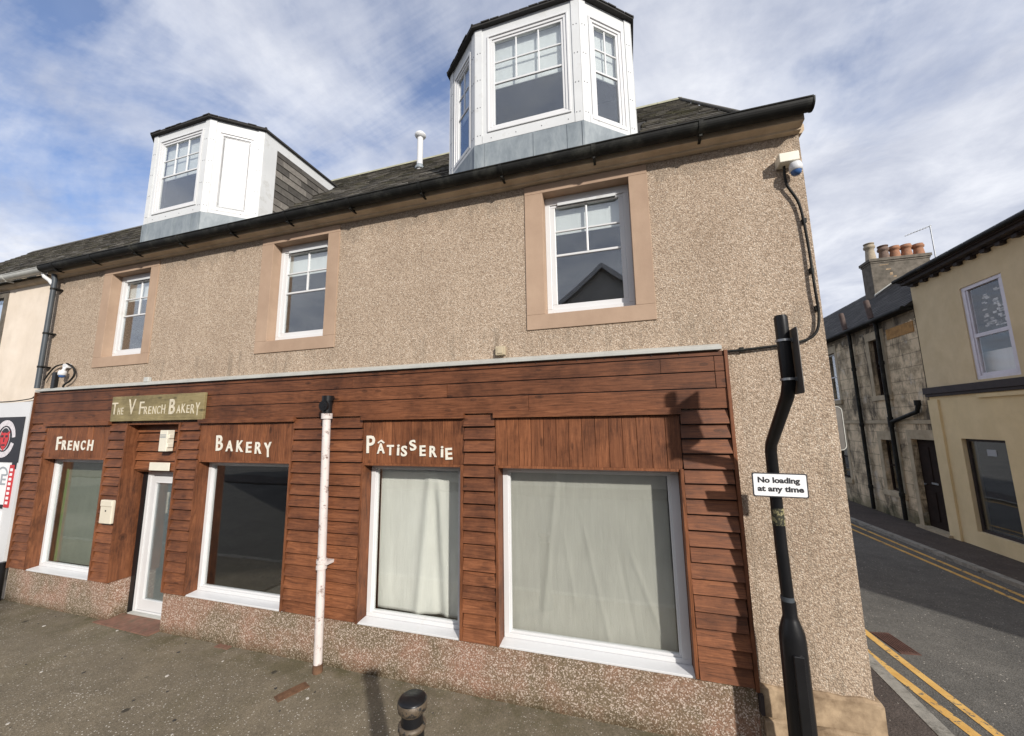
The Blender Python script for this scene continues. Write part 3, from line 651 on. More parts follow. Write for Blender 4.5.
# ---- dormers
def dormer(cx, white_side):
    D = thing('x', '', ''); D.name = 'dormer'
    for k in ('label', 'category'): del D[k]
    D.parent = B; D.location = (cx, .1, 5.2)
    hw, sx, sy, Z0, Z1 = .63, .555, .47, .545, 2.12
    pl_ = [(-hw-sx, 2.12), (-hw-sx, sy), (-hw, 0), (hw, 0), (hw+sx, sy), (hw+sx, 2.12)]
    walls = MB(); wins = []; Lc = math.hypot(sx, sy)
    def face(p, q, u0, u1, z0, z1, cols, blank=False):
        d = Vector((q[0]-p[0], q[1]-p[1], 0)); Ln = d.length; d.normalize(); n = Vector((d.y, -d.x, 0))
        def T(u, t, z): return tuple(Vector((p[0], p[1], 0))+d*u-n*t+Vector((0, 0, z)))
        def bx(mb, a, b, t0, t1, c, e, mi=0):
            mb.add([T(u, t, z) for u in (a, b) for t in (t0, t1) for z in (c, e)], [(0, 1, 3, 2), (4, 6, 7, 5), (0, 4, 5, 1), (2, 3, 7, 6), (0, 2, 6, 4), (1, 5, 7, 3)], mi)
        def rg(mb, a, b, c, e, t0, t1, wd, mi=0):
            bx(mb, a, b, t0, t1, c, c+wd, mi); bx(mb, a, b, t0, t1, e-wd, e, mi); bx(mb, a, a+wd, t0, t1, c+wd, e-wd, mi); bx(mb, b-wd, b, t0, t1, c+wd, e-wd, mi)
        # panelled boarding round the opening
        bx(walls, 0, Ln, 0, .06, Z0, z0); bx(walls, 0, Ln, 0, .06, z1, Z1); bx(walls, 0, u0, 0, .06, z0, z1); bx(walls, u1, Ln, 0, .06, z0, z1)
        bx(walls, -.002, .085, -.012, 0, Z0+.005, Z1-.005); bx(walls, Ln-.085, Ln+.002, -.012, 0, Z0+.005, Z1-.005)
        bx(walls, .09, Ln-.09, -.009, 0, Z0+.01, Z0+.115)
        # screw heads
        for uu in (.03, .065, Ln-.03, Ln-.065):
            z = Z0+.12
            while z < Z1-.1:
                walls.tube([T(uu, -.012, z), T(uu, -.015, z)], .006, 5, 1); z += .37
        uu = .2
        while uu < Ln-.15: walls.tube([T(uu, -.009, Z0+.06), T(uu, -.012, Z0+.06)], .006, 5, 1); uu += .3
        f = MB(); rg(f, u0-.012, u1+.012, z0-.012, z1+.012, -.014, .0, .022, 0); rg(f, u0, u1, z0, z1, .0, .055, .045)
        rg(f, u0+.045, u1-.045, z0+.045, z1-.045, .012, .05, .03)
        a, b, c, e = u0+.07, u1-.07, z0+.07, z1-.07; mid = c+(e-c)*.5
        for k in range(1, cols): uu = a+(b-a)*k/cols; bx(f, uu-.009, uu+.009, .022, .04, mid, e)
        bx(f, a, b, .021, .041, mid-.012, mid+.012); bx(f, a, b, .0225, .0395, (mid+e)/2-.009, (mid+e)/2+.009)
        o = f.build('sash_window', MT['white'], D, bevel=.003)
        g_ = MB(); bx(g_, a, b, .030, .034, c, e, 0)
        if blank: bx(g_, a-.02, b+.02, .012, .018, c-.02, e+.02, 1)
        else: bx(g_, a-.02, b+.02, .085, .09, mid-.02, e+.03, 1)
        g_.build('glazing', [MT['glass'], MT['blind'] if not blank else MT['whiteflat']], o)
    face(pl_[2], pl_[3], .165, 2*hw-.135, .70, 1.975, 3)
    face(pl_[3], pl_[4], .135, Lc-.135, .62, 1.93, 2, white_side)
    face(pl_[1], pl_[2], .135, Lc-.135, .62, 1.93, 2)
    walls.build('dormer_panelling', [MT['whiteflat'], MT['ink_gapshade']], D)
    # cheeks: white strip, white barge, slates
    for s in (-1, 1):
        c = MB(); sl = MB()
        X = s*(hw+sx)
        c.box(min(X, X-s*.05), max(X, X-s*.05), sy+.001, 2.1, .5, Z1-.01, 1)
        xa, xb_ = min(X, X+s*.02), max(X, X+s*.02)
        c.box(xa, xb_, sy, .70, .4, Z1, 0); c.box(xa, xb_, .70, 2.15, Z1-.17, Z1, 0)
        z = .6; r_i = 0
        while z < Z1-.17:
            y = .70+(.13 if r_i % 2 else 0)-.26
            while y < 2.2:
                a, b = max(y, .702), min(y+.255, 2.16); y += .26
                if b-a < .02 or z+.13 < a-.1: continue
                zt = min(z+.15, Z1-.172); t0, t1 = .028+random.uniform(0, .005), .016
                sl.add([(X+s*t0, a, z), (X+s*t0, b, z), (X+s*t1, b, zt), (X+s*t1, a, zt), (X, a, z), (X, b, z), (X, b, zt), (X, a, zt)], [(0, 1, 2, 3), (0, 1, 5, 4), (0, 3, 7, 4), (1, 2, 6, 5)])
            z += .125; r_i += 1
        c.build('cheek', [MT['whiteflat'], MT['roofdark']], D); sl.build('cheek_slates', MT['slate2'], D)
    # lead apron under the boarding
    a = MB(); ap = [(-hw-sx, sy+.9), (-hw-sx, sy+.0), (-hw, .0), (hw, .0), (hw+sx, sy), (hw+sx, sy+.9)]
    n = len(ap)
    for i in range(n-1):
        (x0, y0), (x1, y1) = ap[i], ap[i+1]
        dz = .3 if i in (0, 4) else 0
        a.add([(x0*1.012, y0-.01, -.15), (x1*1.012, y1-.01, -.15), (x1*1.012, y1-.01, Z0+.004), (x0*1.012, y0-.01, Z0+.004), (x0*.98, y0+.03, -.15), (x1*.98, y1+.03, -.15), (x1*.98, y1+.03, Z0), (x0*.98, y0+.03, Z0)],
              [(0, 1, 2, 3), (4, 5, 6, 7), (3, 2, 6, 7), (0, 1, 5, 4), (0, 3, 7, 4), (1, 2, 6, 5)])
    for x in (-.5, .08, .46): a.box(x-.008, x+.008, -.018, -.006, -.1, Z0)
    a.box(-hw-.01, -hw+.012, -.02, 0, -.1, Z0); a.box(hw-.012, hw+.01, -.02, 0, -.1, Z0)
    a.build('lead_apron', MT['lead'], D)
    # faceted roof
    r = MB(); ov = .055
    out = [(-hw-sx-ov, 2.35), (-hw-sx-ov, sy-.03), (-hw-.03, -ov), (hw+.03, -ov), (hw+sx+ov, sy-.03), (hw+sx+ov, 2.35)]
    top = [(-.05, 2.6, Z1+.46), (-.05, .95, Z1+.46), (.05, .95, Z1+.46), (.05, 2.6, Z1+.46)]
    vs = [(x, y, Z1+.0) for x, y in out]+[(x, y, Z1+.032) for x, y in out]+top
    r.add(vs, [(0, 1, 2, 3, 4, 5), (0, 1, 7, 6), (1, 2, 8, 7), (2, 3, 9, 8), (3, 4, 10, 9), (4, 5, 11, 10), (6, 7, 13, 12), (7, 8, 13), (8, 9, 14, 13), (9, 10, 14), (10, 11, 15, 14), (12, 13, 14, 15)])
    for i in range(1, 5):
        q = out[i]; tt = top[1] if i < 3 else top[2]
        r.tube([(q[0], q[1], Z1+.03), tt], .02, 6)
    # ragged slate edge
    for i in range(1, 4):
        p0, p1 = Vector(out[i]), Vector(out[i+1]); d = p1-p0; m = int(d.length/.12)
        for k in range(m):
            a_, b_ = p0+d*k/m, p0+d*(k+.93)/m; nn = Vector((d.y, -d.x)).normalized(); o1 = random.uniform(.002, .014); z = Z1+.032+random.uniform(0, .008)
            r.add([(*(a_+nn*o1), z), (*(b_+nn*o1), z), (*(b_-nn*.05), z+.02), (*(a_-nn*.05), z+.02), (*(a_+nn*o1), z-.015), (*(b_+nn*o1), z-.015), (*(b_-nn*.05), z), (*(a_-nn*.05), z)], [(0, 1, 2, 3), (0, 1, 5, 4), (0, 3, 7, 4), (1, 2, 6, 5), (4, 5, 6, 7)])
    r.build('dormer_roof', MT['roofdark'], D)
    b = MB(); b.box(-hw-sx+.06, hw+sx-.06, 1.6, 1.64, 0, Z1); b.box(-hw-sx+.08, hw+sx-.08, .5, 1.6, .3, .34); b.box(-hw+.1, hw-.1, .12, .5, .3, .34); b.build('dormer_interior', MT['wall_in'], D)
dormer(-.94, False); dormer(-6.68, True)

# ================================================================== THINGS ON THE FACADE
# carved shop sign
s = MB(); s.box(-.915, .915, -.034, 0, -.176, .176)
so = thing('shop_sign', 'mossy olive wooden board with carved bakery name above the shop door', 'sign', (-6.21, -.056, 2.793))
s.build('board', MT['olive'], so, bevel=.004)
text_mesh('lettering', [('T', -.90, -.075, 0.175, 0.0005, 0.123, 0), ('H', -.765, -.08, 0.101, 0.0005, 0.048, 0), ('E', -.69, -.08, 0.101, 0.0005, 0.044, 0), ('V', -.55, -.08, 0.221, 0.0005, 0.150, 0),
  ('F', -.315, -.085, 0.184, 0.0005, 0.088, 0), ('R', -.215, -.085, 0.110, 0.0005, 0.066, 0), ('E', -.125, -.085, 0.110, 0.0005, 0.053, 0), ('N', -.045, -.085, 0.110, 0.0005, 0.070, 0), ('C', .045, -.085, 0.110, 0.0005, 0.062, 0), ('H', .13, -.085, 0.129, 0.0005, 0.070, 0),
  ('B', .275, -.09, 0.202, 0.0060, 0.114, 0), ('A', .425, -.085, 0.110, 0.0005, 0.070, 0), ('K', .515, -.085, 0.129, 0.0005, 0.075, 0), ('E', .61, -.085, 0.110, 0.0005, 0.053, 0), ('R', .685, -.095, 0.129, 0.0005, 0.070, 0), ('Y', .77, -.12, 0.175, 0.0005, 0.079, 0)], MT['letter2'], so, -.036, .004)
# alarm box, plaque, letter box
t = thing('alarm_box', 'beige louvred alarm box high above the bakery door', 'alarm box', (-6.10, .07, 2.20))
w = MB(); w.box(-.075, .075, -.09, 0, 0, .285); w.box(.075, .09, -.085, -.01, .05, .11); w.box(.075, .09, -.075, -.01, .17, .23); w.build('housing', MT['plate2'], t, bevel=.008)
w = MB(); 
for i in range(3): w.box(-.06, .05, -.094, -.088, .185+i*.018, .193+i*.018)
w.build('louvre', MT['greyprint'], t)
w = MB(); w.box(-.2, .2, -.012, 0, -.055, .055); tag(w.build('house_plaque', MT['plate2'], loc=(-6.24, .066, 1.99), bevel=.005), 'blank cream plate fixed directly over the shop door', 'plaque')
t = thing('letter_box', 'cream letter box on the boarded pier left of the shop door', 'letter box', (-6.93, -.062, 1.235))
w = MB(); w.box(-.122, .122, -.04, 0, 0, .30); w.build('body', MT['plate'], t, bevel=.01)
w = MB(); w.box(-.12, .12, -.048, -.003, .225, .312); w.build('lid', MT['plate'], t, bevel=.01)
w = MB(); w.tube([(0, -.04, .17), (0, -.044, .17)], .011, 10); w.build('lock', MT['ink_gapshade'], t)
# white drainpipe on the shopfront
t = thing('drainpipe', 'flaking white drainpipe with black top between the Bakery and Patisserie windows', 'drainpipe', (-3.27, -.13, 0))
w = MB(); w.tube([(.04, 0, .03), (.02, 0, 1.0), (-.02, 0, 2.6)], .043, 14); w.build('pipe', MT['pipewhite'], t)
w = MB()
for z in (1.0, 1.06): w.tube([(.02, 0, z), (.02, 0, z+.035)], .056, 14)
w.tube([(.02, 0, 1.035), (.02, 0, 1.06)], .048, 14); w.box(-.04, .1, -.015, .1, 1.045, 1.075)
w2 = MB(); w2.tube([(-.02, 0, 2.59), (-.02, 0, 2.65)], .06, 14); w2.build('collar', MT['pipewhite'], t)
w.build('collar', MT['pipewhite'], t, label='white joint collar with flaking paint')
w = MB(); w.tube([(-.02, 0, 2.65), (-.02, 0, 2.83)], .052, 14); w.tube([(-.02, 0, 2.79), (-.02, 0, 2.85)], .062, 14); w.tube([(-.02, -.04, 2.735), (-.02, -.07, 2.735)], .058, 16); w.tube([(-.02, -.07, 2.735), (-.02, -.075, 2.735)], .03, 12); w.tube([(-.02, .0, 2.80), (-.02, .09, 2.83)], .03, 8)
w.build('access_cap', MT['blackgloss'], t)
w = MB(); w.tube([(.04, 0, -.01), (.04, 0, .08)], .05, 10); w.build('shoe', MT['rust'], t)
# grey drainpipe at the party wall
t = thing('drainpipe', 'dark grey drainpipe with white elbow where the cream house meets the bakery', 'drainpipe', (-9.0, -.09, 0))
w = MB(); w.tube([(0, -.02, 5.07), (0, 0, 4.96), (0, 0, 3.17)], .034, 14)
w.build('pipe', MT['grey'], t)
w = MB(); w.tube([(-.16, -.08, 5.09), (-.15, -.06, 5.02), (-.07, -.03, 4.96), (-.045, 0, 4.90)], .03, 12); w.build('elbow', MT['white'], t, label='white plastic elbow')
w = MB()
for z in (3.5, 4.05, 4.80): w = MB(); w.tube([(0, 0, z), (0, 0, z+.03)], .041, 12); w.box(-.06, .08, -.005, .08, z+.008, z+.022); w.build('bracket', MT['black'], t)
w = MB(); w.tube([(-.17, .01, .0), (-.17, .01, .55)], .045, 12); w.build('lower_pipe', MT['blackgloss'], t)

def cctv(loc, label, big, rz, group='security cameras on the facade'):
    t = thing('security_camera', label, 'camera', loc, group)
    w = MB()
    if big: w.box(-.075, .075, -.115, -.0, 0, .085); w.build('junction_box', MT['plate2'], t, bevel=.006)
    else: w.box(-.06, .06, -.06, 0, .03, .1); w.build('junction_box', MT['white'], t, bevel=.01)
    w = MB(); w.tube([(.02, -.06, .03), (.04, -.09, -.03)], .02, 10); w.lathe([(.02, -.015), (.042, -.02), (.05, -.05), (.05, -.085), (.042, -.092)], (.045, -.09), 18); w.build('camera_body', MT['white'], t)
    w = MB(); w.lathe([(.040, -.092), (.037, -.112), (.025, -.126), (.0, -.132)], (.045, -.09), 18); w.build('dome', MT['blue'], t)
    return t
cctv((1.44, -.0, 4.72), 'white dome security camera under a beige box at the top right corner', True, 0)
cctv((-8.45, -.0, 3.44), 'white dome security camera above the left end of the shopfront', False, 0)
def cable(name, label, pts, r, mat, clips=()):
    # smooth the path
    P = [Vector(p) for p in pts]; out = []
    for i in range(len(P)-1):
        p0, p1, p2, p3 = P[max(i-1, 0)], P[i], P[i+1], P[min(i+2, len(P)-1)]
        for k in range(6):
            t = k/6; out.append(.5*((2*p1)+(p2-p0)*t+(2*p0-5*p1+4*p2-p3)*t*t+(3*p1-p0-3*p2+p3)*t**3))
    out.append(P[-1]); b = out[0].copy(); w = MB(); w.tube([p-b for p in out], r, 8)
    for c in clips: 
        c = Vector(c)-b; w.box(c.x-.014, c.x+.014, c.y-.012, c.y+.02, c.z-.02, c.z+.02)
    return tag(w.build(name, mat, loc=b), label, 'cable')
cable('cable', 'black cable running from the corner camera down and left to the shopfront', [(1.42, -.04, 4.72), (1.425, -.035, 4.55), (1.50, -.03, 4.35), (1.525, -.03, 4.0), (1.53, -.035, 3.6), (1.535, -.03, 3.35), (1.49, -.03, 3.2), (1.36, -.03, 3.14), (1.1, -.03, 3.115), (.83, -.03, 3.10)], .011, MT['black'], [(1.525, -.02, 4.2), (1.53, -.02, 3.75), (1.533, -.02, 3.42), (1.3, -.02, 3.13), (.95, -.02, 3.11)])
cable('cable', 'thin black cable looped round the left security camera', [(-8.95, -.05, 3.30), (-8.86, -.04, 3.42), (-8.7, -.05, 3.51), (-8.5, -.06, 3.53)], .011, MT['black'])
cable('cable', 'black cable curling right of the left security camera down to the flashing', [(-8.42, -.05, 3.54), (-8.26, -.05, 3.48), (-8.19, -.05, 3.36), (-8.28, -.05, 3.26), (-8.40, -.05, 3.21), (-8.43, -.05, 3.17)], .013, MT['black'])
cable('cable', 'thin dark cable sagging along the top of the cream shop fascia', [(-13, -.045, 3.02), (-11, -.045, 3.0), (-9.9, -.045, 2.985), (-9.3, -.045, 3.01), (-9.16, -.045, 3.04), (-9.09, -.045, 3.10)], .009, MT['black'])
w = MB(); w.box(-.045, .045, -.05, 0, -.13, .13); w.box(-.06, -.045, -.03, -.01, -.1, .08); tag(w.build('cable_box', MT['blackgloss'], loc=(-8.72, 0, 3.29), bevel=.006), 'small black box on the wall beside the left security camera', 'junction box')
w = MB(); w.box(-.05, .05, -.05, 0, -.045, .045); w.box(-.03, .03, -.058, -.05, -.03, .03); tag(w.build('junction_box', MT['sill'], loc=(-1.24, 0, 3.25), bevel=.01), 'small grey box on the wall just above the shopfront flashing', 'junction box')
for x, z in ((-6.55, 3.2), ):
    w = MB(); w.box(-.05, .05, -.05, 0, -.035, .035); tag(w.build('junction_box', MT['lgrey'], loc=(x, 0, z), bevel=.01), 'tiny pale box on the flashing below the left upper window', 'junction box')

# curtains behind the shop glass
def curtain(name, label, x0, x1, z0, z1, y, mat, amp, folds, seed, sag=0, droop=.0, cat='curtain', creases=()):
    rnd = random.Random(seed); ph = [rnd.uniform(0, 6) for _ in range(6)]
    nx, nz = 140, 50; vs = []
    for j in range(nz+1):
        v = j/nz
        for i in range(nx+1):
            u = i/nx
            y_ = sum(amp*(.6**k)*sin(folds*(1+k*.83)*(u+ (1-v)*.05*sin(ph[k]))*2*pi+ph[k]+v*ph[(k+1) % 6]*.25) for k in range(4))
            y_ *= (.45+.55*(1-v))
            for (ca, cb, cs, cw, cd, v0, v1) in creases:
                q = (u-(ca+(cb-ca)*v))/cw; fade = max(0, min(1, (v-v0)/.15))*max(0, min(1, (v1-v)/.15)); y_ += -cd*math.exp(-q*q)*fade*(1 if cs > 0 else -1)
            zz = z0+(z1-z0)*v
            if j == nz: zz -= sag*4*u*(1-u)+droop*u
            vs.append(((x0+(x1-x0)*u)-(x0+x1)/2, y_, zz-z0))
    fs = [(j*(nx+1)+i, j*(nx+1)+i+1, (j+1)*(nx+1)+i+1, (j+1)*(nx+1)+i) for j in range(nz) for i in range(nx)]
    m = MB(); m.add(vs, fs, 0, True); o = m.build(name, mat, loc=((x0+x1)/2, y, z0))
    sd = o.modifiers.new('s', 'SOLIDIFY'); sd.thickness = .003
    return tag(o, label, cat)
curtain('curtain', 'white cloth curtain hanging in folds behind the Patisserie window', -2.80, -1.76, .52, 2.0, .235, MT['curtain'], .006, 1.3, 3, creases=((.50, .62, 1, .06, .03, -.2, 1.2), (.72, .64, -1, .05, .022, -.2, .9), (.82, .70, 1, .05, .022, -.2, 1.2)))
curtain('curtain', 'pale green sheet covering the inside of the largest shop window', -1.23, .285, .50, 2.03, .20, MT['sheet'], .004, 1.1, 11, creases=((.20, .33, 1, .02, .008, .0, 1.1), (.45, .30, 1, .015, .004, .1, .7), (.62, .42, 1, .015, .005, -.1, .75), (.95, .60, 1, .014, .006, -.1, .6), (.78, .62, -1, .015, .004, -.1, .6)))
w = MB(); w.box(-.62, .75, 0, .02, 0, 1.6); w.box(-.76, -.62, -.02, .02, 0, 1.6, 1); tag(w.build('screen', [MT['sheet2'], MT['green']], loc=(-8.03, .27, .5)), 'grey green screen with a green edge inside the French window', 'screen')

# ================================================================== CORNER SIGN POST
P = thing('sign_post', 'black cranked sign post on the pavement before the corner wall', 'sign post', (1.012, -.30, 0))
w = MB(); w.tube([(0, 0, 1.10), (-.008, 0, 1.6), (-.008, 0, 2.27), (-.008, -.03, 2.33), (-.007, -.44, 2.66), (-.002, -.475, 2.74), (-.007, -.48, 3.19)], .040, 18)
w.tube([(-.007, -.48, 3.19), (-.007, -.48, 3.20)], .035, 18); w.build('pole', MT['blackgloss'], P)
w = MB(); w.lathe([(.088, -.05), (.088, .30), (.086, .32), (.083, .96), (.078, 1.02), (.052, 1.10), (.046, 1.12), (.046, 1.22)], (.0, 0), 20); w.build('base', MT['blackgloss'], P)
w = MB(); w.box(-.032, .032, -.094, -.07, .40, .90); w.build('door_panel', MT['blackgloss'], P, bevel=.006)
w = MB(); w.tube([(-.008, 0, 1.74), (-.008, 0, 1.86)], .0412, 18); w.build('sticker_remnant', plain('sticker remnant', (.03, .03, .02), .7, .3, 20, .3, .3, 0, (.26, .23, .12), 26, (.5, .56)), P)
w = MB(); w.tube([(-.005, 0, 1.22), (-.005, 0, 1.25)], .043, 18); w.build('collar', MT['grey'], P)
w = MB(); pts = []
def rrect(hw, hh, r, n=5):
    o = []
    for cx, cy, a0 in ((hw-r, hh-r, 0), (-hw+r, hh-r, 90), (-hw+r, -hh+r, 180), (hw-r, -hh+r, 270)):
        o += [(cx+r*cos(radians(a0+90*i/n)), cy+r*sin(radians(a0+90*i/n))) for i in range(n+1)]
    return o
pc = thing('x', '', ''); pc.name = 'no_loading_plate'
for k in ('label', 'category'): del pc[k]
pc.parent = P; pc.location = (.010, -.05, 2.03); pc.rotation_euler = (0, radians(1), radians(2)); pc.scale = (1.04, 1, 1.04)
w = MB(); w.prism([(a, b) for a, b in rrect(.172, .083, .012)], -.004, .0, 'y', 0); w.prism([(a, b) for a, b in rrect(.164, .075, .009)], -.0055, -.004, 'y', 1)
w.build('plate', [MT['ink_gapshade'], MT['signwhite']], pc)
text_mesh('wording', [('No loading', -.137, .016, .038, .0022, .262, 0), ('at any time', -.142, -.043, .038, .0022, .287, 0)], MT['ink_gapshade'], pc, -.0062, .001)
w = MB(); w.box(-.05, .05, .004, .02, -.02, .02); w.tube([(.0-.02, .05, -.012), (-.02, .05, .012)], .047, 14); w.build('clamp', MT['grey'], pc)
w = MB(); w.prism([(a-.0, b) for a, b in rrect(.15, .215, .02)], .0, .004, 'x', 0); uo = w.build('side_sign_plate', [MT['signback']], P, loc=(.041, -.43, 2.885)); uo['label'] = 'rectangular sign plate seen almost edge on near the top'
w = MB(); w.tube([(-.006, -.48, 3.02), (-.006, -.48, 3.035)], .046, 14); w.tube([(-.005, -.48, 2.76), (-.005, -.48, 2.775)], .046, 14); w.box(.025, .043, -.50, -.46, 3.015, 3.04); w.box(.025, .043, -.50, -.46, 2.755, 2.78); w.build('clamp', MT['steel'], P)
# bollard
b = thing('bollard', 'black pavement bollard with worn brass coloured rings', 'bollard', (-1.25, -1.60, 0))
w = MB(); w.lathe([(.10, 0), (.10, .12), (.085, .16), (.075, .2), (.068, .80), (.066, .86)], (0, 0), 28); w.lathe([(.062, .86), (.058, .90), (.058, .93)], (0, 0), 28)
w.build('post', MT['blackgloss'], b)
w = MB(); w.lathe([(.064, .845), (.076, .852), (.076, .868), (.064, .876)], (0, 0), 28); w.lathe([(.060, .925), (.079, .945), (.082, .96), (.081, .985), (.076, .99)], (0, 0), 28); w.build('ring', MT['brass'], b)
w = MB(); w.lathe([(.0775, .98), (.0775, .992), (.068, 1.0), (.0, 1.003)], (0, 0), 28); w.build('cap', MT['blackgloss'], b)
# traffic sign projecting beyond the corner
t = thing('road_sign', 'grey backed traffic sign with rounded corners sticking out behind the corner', 'sign', (2.02, 1.4, 0))
w = MB(); w.tube([(-.06, .03, 0), (-.06, .03, 2.62)], .03, 12); w.build('pole', MT['grey'], t)
w = MB(); w.prism([(a, b+2.41) for a, b in rrect(.20, .235, .05)], -.004, .0, 'y', 0); w.build('plate', MT['signback'], t)
w = MB(); pp_ = rrect(.204, .239, .052); pq = rrect(.196, .231, .047); n = len(pp_)
w.add([(a, -.008, b+2.41) for a, b in pp_]+[(a, -.008, b+2.41) for a, b in pq]+[(a, .004, b+2.41) for a, b in pp_], [(i, (i+1) % n, n+(i+1) % n, n+i) for i in range(n)]+[(i, (i+1) % n, 2*n+(i+1) % n, 2*n+i) for i in range(n)]); w.build('rim', MT['lgrey'], t)

# ================================================================== CREAM HOUSE ON THE LEFT
H = thing('cream_house', 'cream painted house adjoining the left end of the bakery', 'building', (-9.12, 0, 0))
w = MB(); wl = -9.0; wall_grid(w, wl, 0, 0, 5.12, 0, [(-2.3, -1.40, 3.45, 4.98)], depth=.15); w.quad((wl, 0, 0), (wl, 6, 0), (wl, 6, 5.1), (wl, 0, 5.1)); w.quad((wl, 6, 0), (0, 6, 0), (0, 6, 5.1), (wl, 6, 5.1))
w.build('wall', MT['cream'], H)
w = MB(); ring(w, -2.3, -1.40, 3.45, 4.98, -.012, .05, .0001, .12, .1, .1); w.build('window_surround', MT['chim'], H)
w = MB(); ring(w, -2.3, -1.40, 3.45, 4.98, .08, .13, .07); w.box(-2.3, -1.4, .09, .12, 4.2, 4.25); o = w.build('sash_window', MT['white'], H)
w = MB(); w.box(-2.25, -1.45, .1, .104, 3.5, 4.95); w.build('pane', MT['glass'], o)
w = MB(); w.quad((wl, -.1, 5.07), (0, -.1, 5.07), (0, 3, 8.17), (wl, 3, 8.17)); w.quad((wl, 3, 8.17), (0, 3, 8.17), (0, 6.1, 5.07), (wl, 6.1, 5.07)); ro = w.build('roof', MT['roofdark'], H)
w = MB(); slates(w, wl, 0, -.09, 3.0, lambda y: ROOF_Z(y)-.018); w.build('slates', MT['slate'], ro)
w = MB(); w.prism([(2.88, 8.10), (3.0, 8.235), (3.12, 8.10)], wl, 0, 'x'); w.build('ridge', MT['slate'], ro)
w = MB(); w.prism([(0, 5.0), (-.05, 5.02), (-.08, 5.07), (-.08, 5.125), (0, 5.125)], wl, 0, 'x'); w.build('cornice', MT['cornice'], H)
gutter(wl, -.0, MT['lgrey'], H, y=-.19, zt=5.15, r=.06)
w = MB(); w.box(wl, -.10, -.035, -.002, .42, 2.97); w.add([(-.1, -.035, .42), (-.04, -.035, 2.97), (-.04, -.002, 2.97), (-.1, -.002, .42), (-.12, -.035, .42), (-.12, -.035, 2.97), (-.12, -.002, 2.97), (-.12, -.002, .42)], [(0, 1, 2, 3), (0, 1, 5, 4)]); w.build('shopfront_panel', MT['white'], H)
w = MB(); w.add([(-.155, -.06, .3), (-.09, -.06, .3), (-.035, -.06, 2.97), (-.075, -.06, 2.97), (-.155, -.002, .3), (-.09, -.002, .3), (-.035, -.002, 2.97), (-.075, -.002, 2.97)], [(0, 1, 2, 3), (0, 1, 5, 4), (1, 2, 6, 5), (2, 3, 7, 6), (3, 0, 4, 7)]); w.build('corner_trim', MT['white'], H)
w = MB(); w.box(wl, -.17, -.02, -.002, 0, .41); w.build('base_course', MT['dash'], H)
# posters
t = thing('poster', 'black poster with a red face emblem inside a white lettered ring', 'poster', (-9.8, -.037, 2.37))
w = MB(); w.box(-.45, .49, -.008, 0, -.36, .36); w.box(.35, .46, -.008, 0, -.46, -.36); w.build('board', MT['ink_gapshade'], t)
w = MB(); n = 40
def ringseg(mb, r0, r1, a0, a1, sx=1, sz=1, cx=0, cz=0, y=-.010):
    pts = [(a0+(a1-a0)*i/24) for i in range(25)]
    for i in range(24):
        A, B_ = radians(pts[i]), radians(pts[i+1])
        mb.quad((cx+r0*cos(A)*sx, y, cz+r0*sin(A)*sz), (cx+r1*cos(A)*sx, y, cz+r1*sin(A)*sz), (cx+r1*cos(B_)*sx, y, cz+r1*sin(B_)*sz), (cx+r0*cos(B_)*sx, y, cz+r0*sin(B_)*sz))
ringseg(w, .21, .30, 5, 178, 1, 1, .02, .01); ringseg(w, .21, .30, 200, 345, 1, 1, .02, .01); ringseg(w, .165, .18, 0, 360, .85, 1.05, .02, .01); w.build('lettered_ring', plain('off white print', (.62, .58, .60), .5, .2, 30), t)
w = MB(); face_ = [(-.11, .12), (-.05, .09), (.0, .10), (.06, .09), (.13, .13), (.125, .0), (.09, -.1), (.03, -.18), (.0, -.19), (-.06, -.12), (-.11, -.02)]
w.prism([(a+.02, b_+.01) for a, b_ in face_], -.0115, -.0101, 'y', 0)
for a, b_, c, d in ((-.06, .04, .035, .018), (.06, .04, .035, .018), (.0, -.02, .015, .03), (.0, -.1, .05, .012)): w.box(a+.02-c, a+.02+c, -.0125, -.0114, b_+.01-d, b_+.01+d, 1)
w.build('face_emblem', [MT['red'], MT['ink_gapshade']], t)
t = thing('poster', 'white poster with grey lettering and a red strip of white letters', 'poster', (-9.72, -.037, 1.66))
w = MB(); w.box(-.5, .22, -.008, 0, -.36, .33); w.build('board', MT['signwhite'], t)
w = MB(); w.box(.225, .355, -.009, 0, -.34, .31); w.build('red_strip', MT['red'], t)
w = MB(); w.box(-.5, .22, -.0095, -.0081, -.36, -.30); w.build('black_strip', MT['ink_gapshade'], t)
text_mesh('lettering', [('URE', -.42, .0, .17, .004, .60, 0)], MT['greyprint'], t, -.009, .001)
w = MB(); ringseg(w, .10, .13, 0, 180, 1.2, 1, .05, .15, -.0095); w.build('arch_emblem', MT['greyprint'], t)
w = MB(); 
for i in range(8): w.box(.255, .325, -.0105, -.0092, -.29+i*.072, -.29+i*.072+.042)
w.build('strip_lettering', MT['signwhite'], t)
t = thing('poster', 'plain white notice with faint grey lines under the red striped poster', 'poster', (-9.72, -.037, .9))
w = MB(); w.box(-.5, .2, -.008, 0, -.36, .36); w.build('board', MT['signwhite'], t)
w = MB()
for i, (a, z) in enumerate(((-.4, .2), (-.3, .12), (-.35, .0), (-.35, -.05))): w.box(a, .1, -.0095, -.0081, z, z+.022)
w.build('grey_lines', MT['greyprint'], t)

